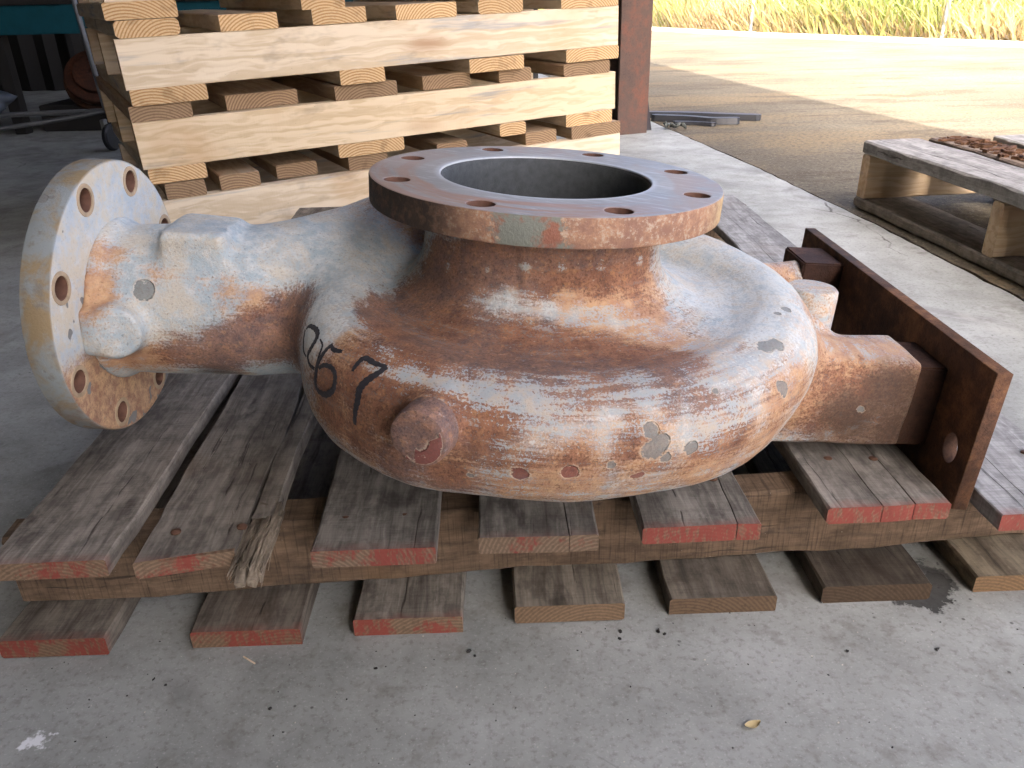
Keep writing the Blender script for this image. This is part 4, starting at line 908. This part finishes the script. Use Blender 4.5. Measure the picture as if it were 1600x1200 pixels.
for k, (a, b) in enumerate(((0, .17), (.2, .33), (.4, .55), (.62, .77), (.85, 1.02))):
    rp_plank('deck_board', 0, 1.22, a, b, .1556, .036, GW, 520 + k, (.98, .98, .98, 0) if k != 1 else (.62, .5, .42, 0), chamf=.004, wob=.003, splits=(() if k else (.18,)))
# flaked bark on the second deck board
v = []; f = []; rb = random.Random(3)
for k in range(80):
    x = rb.uniform(.02, .42); y = rb.uniform(.21, .32); z = .192 + rb.random() * .006; a = rb.uniform(0, 6.28); L = rb.uniform(.008, .028); W_ = rb.uniform(.003, .009); b0 = len(v)
    hh = rb.uniform(.002, .008)
    for zz in (0, hh):
        for (p, q) in ((-L, -W_), (L, -W_ * .4), (L * .8, W_), (-L * .7, W_)):
            v.append((x + p * math.cos(a) - q * math.sin(a), y + p * math.sin(a) + q * math.cos(a), z - .004 + zz + rb.uniform(0, .004)))
    f += [(b0 + 4, b0 + 5, b0 + 6, b0 + 7)] + [(b0 + k, b0 + (k + 1) % 4, b0 + 4 + (k + 1) % 4, b0 + 4 + k) for k in range(4)]
o = obj('bark_flakes', mesh('bark_flakes', v, f), M['stringer'], rp, color=(.8, .6, .5, 0)); tag(o, kind='stuff')
# ------------------------------------------------------------------ steel column
colm = empty('steel_column', (.583, 3.87, 0), (0, 0, R_(22)))
tag(colm, 'rusty brown steel column of the shed beside the pine pallet stack', 'column')
obj('flange_plate', box_mesh('flange_plate', (-.078, -.012, 0), (.078, 0, 3.5), .001), M['column'], colm)
obj('flange_plate', box_mesh('flange_plate', (-.078, .14, 0), (.078, .152, 3.5), .001), M['column'], colm)
obj('web', box_mesh('web', (-.004, 0, 0), (.004, .14, 3.5)), M['column'], colm)
bm = bmesh.new()
pts = [(.0, 0), (.062, 0), (.0, .32)]
va = [bm.verts.new((.08 + x, .05, z)) for x, z in pts]; vb = [bm.verts.new((.08 + x, .06, z)) for x, z in pts]
bm.faces.new(va); bm.faces.new(vb[::-1])
for i in range(3): bm.faces.new((va[i], vb[i], vb[(i + 1) % 3], va[(i + 1) % 3]))
obj('gusset', bm_mesh('gusset', bm), M['black'], colm, color=(1.4, 1.2, 1.2, 1))
# ------------------------------------------------------------------ black strips by the column
def thing_tube(name, pts, r, mat, label, cat, group=None, n=10, color=None):
    o = obj(name, tube_mesh(name, pts, r, n), mat, color=color); return tag(o, label, cat, group)
def strip(name, pts, w_, h, mat, label, cat, group=None):
    pp = smooth_path(pts, 6); v = []; f = []
    for i, p in enumerate(pp):
        t = (pp[min(i + 1, len(pp) - 1)] - pp[max(i - 1, 0)]).normalized(); s = Vector((-t.y, t.x, 0)).normalized()
        k = 1 if 0 < i < len(pp) - 1 else .5
        v += [p - s * w_ * k, p + s * w_ * k, p + s * w_ * .7 * k + Vector((0, 0, h)), p - s * w_ * .7 * k + Vector((0, 0, h))]
    for i in range(len(pp) - 1):
        for k in range(4): f.append((4 * i + k, 4 * i + (k + 1) % 4, 4 * i + 4 + (k + 1) % 4, 4 * i + 4 + k))
    f += [(3, 2, 1, 0), tuple(4 * (len(pp) - 1) + k for k in range(4))]
    return tag(obj(name, mesh(name, v, f), mat), label, cat, group)
strip('rubber_strip', [(.72, 4.42, .0), (.95, 4.35, .0), (1.12, 4.27, .0), (1.285, 4.2, .0)], .035, .028, M['black'], 'longest black rubber strip lying on the apron beside the column', 'strip', 'black strips by the column')
strip('rubber_strip', [(.75, 4.28, .0), (.92, 4.2, .0), (1.02, 4.12, .0), (1.15, 4.1, .0)], .03, .03, M['black'], 'middle black rubber strip with a bent end beside the column', 'strip', 'black strips by the column')
strip('rubber_strip', [(.83, 4.13, .0), (.93, 4.1, .0), (1.02, 4.04, .0)], .018, .016, M['black'], 'shortest black rubber strip nearest the concrete joint', 'strip', 'black strips by the column')
rr = random.Random(6); bm = bmesh.new()
for k in range(14):
    m_ = Matrix.Translation((.76 + rr.random() * .1, 3.95 + rr.random() * .06, .012 + rr.random() * .012)) @ Matrix.Rotation(rr.random() * 6, 4, (rr.random(), rr.random(), 1)) @ Matrix.Diagonal((rr.uniform(.5, 2), rr.uniform(.5, 1), .6, 1))
    bmesh.ops.create_icosphere(bm, subdivisions=1, radius=.012, matrix=m_)
o = obj('rubble', bm_mesh('rubble', bm), M['galv'], color=(.35, .38, .36, 1)); tag(o, 'small heap of grey rubble at the foot of the column', 'rubble', kind='stuff')
# ------------------------------------------------------------------ dim interior at the left
rk = empty('steel_rack', (-2.6, 4.3, 0)); tag(rk, 'dark teal steel bench in the dim shed behind the pine pallets', 'bench')
obj('beam', box_mesh('beam', (-1.6, -.03, .47), (2.0, .03, .60), .004), M['teal'], rk)
obj('top', box_mesh('top', (-1.62, -.05, .602), (2.02, .72, .63), .003), M['wall'], rk)
for x in (-1.5, .1, 1.9):
    for y in (.02, .65): obj('leg', box_mesh('leg', (x - .03, y - .02, 0), (x + .03, y + .045, .469), .003), M['wall'], rk)
dsc = empty('old_flange', (-2.1, 4.42, .25), (R_(52), R_(10), R_(10))); tag(dsc, 'round rusty steel disc leaning in the dark under the bench', 'disc')
obj('disc', lathe('disc', [(.02, .0), (.14, .0), (.15, .006), (.15, .03), (.14, .036), (.02, .036)], 40, cap=False), M['rust'], dsc, color=(.5, .36, .33, 1))
obj('hub', lathe('hub', [(.105, .036), (.105, .06), (.095, .066), (.03, .066), (.03, .03)], 40, cap=False), M['rust'], dsc, color=(.5, .36, .33, 1))
obj('back_ring', lathe('back_ring', [(.14, -.05), (.165, -.05), (.165, -.022), (.14, -.022)], 40, cap=False), M['rust'], dsc, color=(.5, .45, .45, 1))
crate = obj('crate', box_mesh('crate', (-.3, -.1, 0), (.3, .3, .13), .004), M['wall'], None, (-2.12, 4.48, 0)); tag(crate, 'low dark box under the bench carrying the round disc', 'box')
ct = empty('hand_trolley', (-1.9, 3.75, 0)); tag(ct, 'dark tubular hand trolley on small wheels left of the pine pallets', 'trolley')
tp = lambda *a: [Vector(p) - Vector((-1.9, 3.75, 0)) for p in a]
obj('handle', tube_mesh('handle', smooth_path(tp((-1.80, 3.72, 1.0), (-1.782, 3.7, .66), (-1.757, 3.7, .22), (-1.76, 3.7, .18), (-1.80, 3.7, .175), (-2.7, 3.7, .16)), 5), .011), M['darksteel'], ct, color=(1.6, 1.6, 1.6, 1))
obj('frame', tube_mesh('frame', smooth_path(tp((-1.757, 3.7, .175), (-1.95, 3.62, .15), (-2.25, 3.5, .125), (-2.6, 3.4, .12)), 5), .01), M['darksteel'], ct)
wheel = lathe('wheel', [(.012, -.014), (.05, -.014), (.058, -.007), (.058, .007), (.05, .014), (.012, .014)], 28)
for (x, y) in ((-1.775, 3.74), (-2.285, 3.56)):
    wo = obj('wheel', wheel, M['black'], ct, tp((x, y, .058))[0], (math.pi / 2, 0, R_(80)))
    obj('fork', box_mesh('fork', (-.008, -.02, .03), (.008, .02, .115), .002), M['galv'], ct, tp((x - .02, y, .02))[0])
bgm = bmesh.new(); bmesh.ops.create_icosphere(bgm, subdivisions=4, radius=1)
for v_ in bgm.verts:
    n_ = mnoise.fractal(v_.co * 1.9, 1, 2, 4) * .28; v_.co = Vector((v_.co.x * .3, v_.co.y * .22, max(v_.co.z, -.72) * .1)) * (1 + n_)
o = obj('plastic_bag', bm_mesh('plastic_bag', bgm, True), M['bag'], None, (-2.44, 3.62, .215)); tag(o, 'crumpled blue-grey plastic bag heaped on the trolley at left', 'bag')
# ------------------------------------------------------------------ fence, weeds, kerb beyond the apron
fn = empty('chain_fence', (4.2, 10.8, 0)); tag(fn, 'galvanised chain fence with posts along the weedy edge', 'fence'); FB = Vector((4.2, 10.8, 0))
posts = [(.9, 18.6), (2.02, 15.0), (3.446, 12.167), (4.872, 9.639), (6.3, 7.1), (7.75, 4.6)]
pme = tube_mesh('post', [(0, 0, -.05), (0, 0, 1.9)], .025, 12)
for p in posts: obj('post', pme, M['galv'], fn, Vector(p + (0,)) - FB)
v = []; f = []
for (a, b) in zip(posts[:-1], posts[1:]):
    a = Vector(a + (0,)); b = Vector(b + (0,)); L = (b - a).length; d = (b - a) / L; nn = Vector((-d.y, d.x, 0)) * .0016; nw = int(L / .085)
    for s in (1, -1):
        for k in range(-22, nw + 22):
            u0_ = k * .085; z0, z1 = .05, 1.85; u1_ = u0_ + s * (z1 - z0)
            t0, t1 = 0.0, 1.0
            if u1_ != u0_:
                ta = (0 - u0_) / (u1_ - u0_); tb = (L - u0_) / (u1_ - u0_); t0 = max(0, min(ta, tb)); t1 = min(1, max(ta, tb))
            if t1 - t0 < .02: continue
            p = a + d * (u0_ + (u1_ - u0_) * t0) + Vector((0, 0, z0 + (z1 - z0) * t0)); q = a + d * (u0_ + (u1_ - u0_) * t1) + Vector((0, 0, z0 + (z1 - z0) * t1)); b0 = len(v)
            w3 = Vector((0, 0, .0016)); v += [p - w3, p + nn, p + w3, q - w3, q + nn, q + w3]; f += [(b0, b0 + 1, b0 + 4, b0 + 3), (b0 + 1, b0 + 2, b0 + 5, b0 + 4)]
o = obj('wire_mesh', mesh('wire_mesh', [p - FB for p in v], f), M['galv'], fn); tag(o, kind='stuff')
kv = []; kf = []
for i, p in enumerate(FENCE[1:-1]):
    a = Vector(FENCE[1:-1][max(i - 1, 0)]); b = Vector(FENCE[1:-1][min(i + 1, len(FENCE) - 3)]); t = (b - a).normalized(); s = Vector((t.y, -t.x))
    if s.x > 0: s = -s
    p = Vector(p)
    for (o_, z) in ((.12, 0.0), (.12, .05), (-.06, .05), (-.06, -.05)): q = p + s * o_; kv.append((q.x, q.y, z))
for i in range(len(FENCE) - 3):
    for k in range(3): kf.append((4 * i + k, 4 * i + k + 1, 4 * i + 5 + k, 4 * i + 4 + k))
o = obj('kerb', mesh('kerb', kv, kf), M['kerb']); tag(o, kind='structure')
# weeds: blades standing beyond the kerb
def m_weed():
    n = NT('dry_and_green_weeds'); t = n.sep(n.attr('wc'))
    col = n.ramp(t[0], [(.0, (.28, .2, .1)), (.35, (.36, .31, .14)), (.6, (.28, .29, .09)), (1, (.17, .23, .05))])
    m = n.out(col, .8, spec=.2)
    tr = n.nd('BsdfTranslucent', {'Color': col}); mx = n.nd('MixShader', {0: .35}); o_ = n.t.nodes['Material Output']
    n.t.links.new(n.b.outputs[0], mx.inputs[1]); n.t.links.new(tr.outputs[0], mx.inputs[2]); n.t.links.new(mx.outputs[0], o_.inputs[0]); return m
M['weed'] = m_weed()
def weeds(name, n, spread, seed, hmul, green):
    rg = np.random.RandomState(seed); V = []; F = []; CW = []
    F0 = [Vector(p) for p in FENCE]
    seg = [(F0[i], F0[i + 1]) for i in range(1, 5)]
    for k in range(n):
        a, b = seg[min(3, int(np.searchsorted((.25, .55, .85), rg.rand())))]; p = a.lerp(b, rg.rand()); t = (b - a).normalized(); s = Vector((-t.y, t.x))
        if s.x < 0: s = -s
        d = .06 + spread * rg.rand() ** 1.6; p = p + s * d
        g = mnoise.noise(Vector((p.x * .55, p.y * .55, seed))) * .5 + .5
        h = (.08 + .6 * rg.rand() ** 1.5 * (.25 + 1.2 * g)) * hmul * (1 + d * .12); lean = rg.normal(0, .5, 2) * h; wd = rg.uniform(.004, .02)
        an = rg.rand() * 3.14; dx, dy = math.cos(an) * wd, math.sin(an) * wd; b0 = len(V)
        z0 = -.06 + d * .03
        V += [(p.x - dx, p.y - dy, z0), (p.x + dx, p.y + dy, z0), (p.x + lean[0] * .4 + dx * .8, p.y + lean[1] * .4 + dy * .8, z0 + h * .6), (p.x + lean[0] * .4 - dx * .8, p.y + lean[1] * .4 - dy * .8, z0 + h * .6), (p.x + lean[0], p.y + lean[1], z0 + h)]
        F += [(b0, b0 + 1, b0 + 2, b0 + 3), (b0 + 3, b0 + 2, b0 + 4)]
        c_ = min(1, max(0, green * (g - .32) * 2.2 * min(1, .3 + d * .55) + rg.normal(0, .14))); CW += [c_] * 5
    me = mesh(name, V, F); at = me.attributes.new('wc', 'FLOAT_VECTOR', 'POINT')
    at.data.foreach_set('vector', np.repeat(np.array(CW, np.float32), 3)); o = obj(name, me, M['weed']); return tag(o, kind='stuff')
weeds('dry_weeds', 24000, 1.3, 1, .8, .6)
weeds('tall_grass', 26000, 6.0, 2, 1.25, 1.7)
# ------------------------------------------------------------------ bits on the floor
rr = random.Random(21); bm = bmesh.new()
def crumb(p, r):
    q = bmesh.ops.create_icosphere(bm, subdivisions=1, radius=r, matrix=Matrix.Translation((p.x, p.y, r * .4)) @ Matrix.Rotation(rr.random() * 6, 4, 'Z') @ Matrix.Diagonal((rr.uniform(.6, 1.6), rr.uniform(.6, 1.2), rr.uniform(.4, .8), 1)))
    for v_ in q['verts']: v_.co += Vector((rr.uniform(-.3, .3), rr.uniform(-.3, .3), rr.uniform(-.2, .2))) * r
GRIT = [(-0.05, 0.612, 0.0026), (-0.044, 0.606, 0.0015), (-0.142, 0.592, 0.0015), (0.107, 0.635, 0.0019), (0.146, 0.634, 0.0032), (0.152, 0.63, 0.0016), (0.105, 0.625, 0.0016), (-0.36, 0.585, 0.0014), (-0.345, 0.577, 0.0014), (-0.235, 0.545, 0.0015), (0.06, 0.61, 0.0011), (0.33, 0.6, 0.0018), (0.3, 0.57, 0.0014), (0.42, 0.6, 0.0023)]
for (x, y, r) in GRIT: crumb(Vector((x, y, 0)), r)
for k in range(260):
    crumb(Vector((rr.uniform(-.62, .75), rr.uniform(.38, .68) if rr.random() < .75 else rr.uniform(.68, 2.2), 0)), rr.choice((.0004, .0005, .0006, .0008, .0009)))
o = obj('floor_grit', bm_mesh('floor_grit', bm), M['void']); tag(o, kind='stuff')
bm = bmesh.new()
for k in range(110): crumb(Vector((rr.uniform(-.6, .7), rr.uniform(.38, .68), 0)), rr.choice((.0005, .0006, .0009)))
o = obj('pale_grit', bm_mesh('pale_grit', bm), M['kerb']); tag(o, kind='stuff')
def m_leaf():
    n = NT('dry_yellow_leaf'); c = n.co(); return n.out(n.mix(n.noise(c, 200, 3), (.36, .27, .12), (.52, .44, .25)), .7)
bm = bmesh.new(); q = []
for i in range(9):
    t = i / 8; wd = .0052 * math.sin(math.pi * (t * .9 + .06)); z = .0012 + .0025 * (2 * t - 1) ** 2
    q.append((bm.verts.new(((t - .5) * .02, -wd, z + .002)), bm.verts.new(((t - .5) * .02, 0, z)), bm.verts.new(((t - .5) * .02, wd, z + .0022))))
for a, b in zip(q[:-1], q[1:]): bm.faces.new((a[0], b[0], b[1], a[1])); bm.faces.new((a[1], b[1], b[2], a[2]))
o = obj('dry_leaf', bm_mesh('dry_leaf', bm, True), m_leaf(), None, (.21, .512, .0005), (0, 0, .3)); o.scale = (.8, .8, .8); tag(o, 'small dry yellow leaf on the bare concrete in the foreground', 'leaf')
o = obj('wood_splinter', box_mesh('wood_splinter', (-.009, -.0007, 0), (.009, .0007, .0014), .0003), M['pine'], None, (-.272, .607, .0), (0, 0, -.6), (1, 1, 1, 0)); tag(o, 'thin pale wood splinter on the concrete near the pallet', 'splinter')
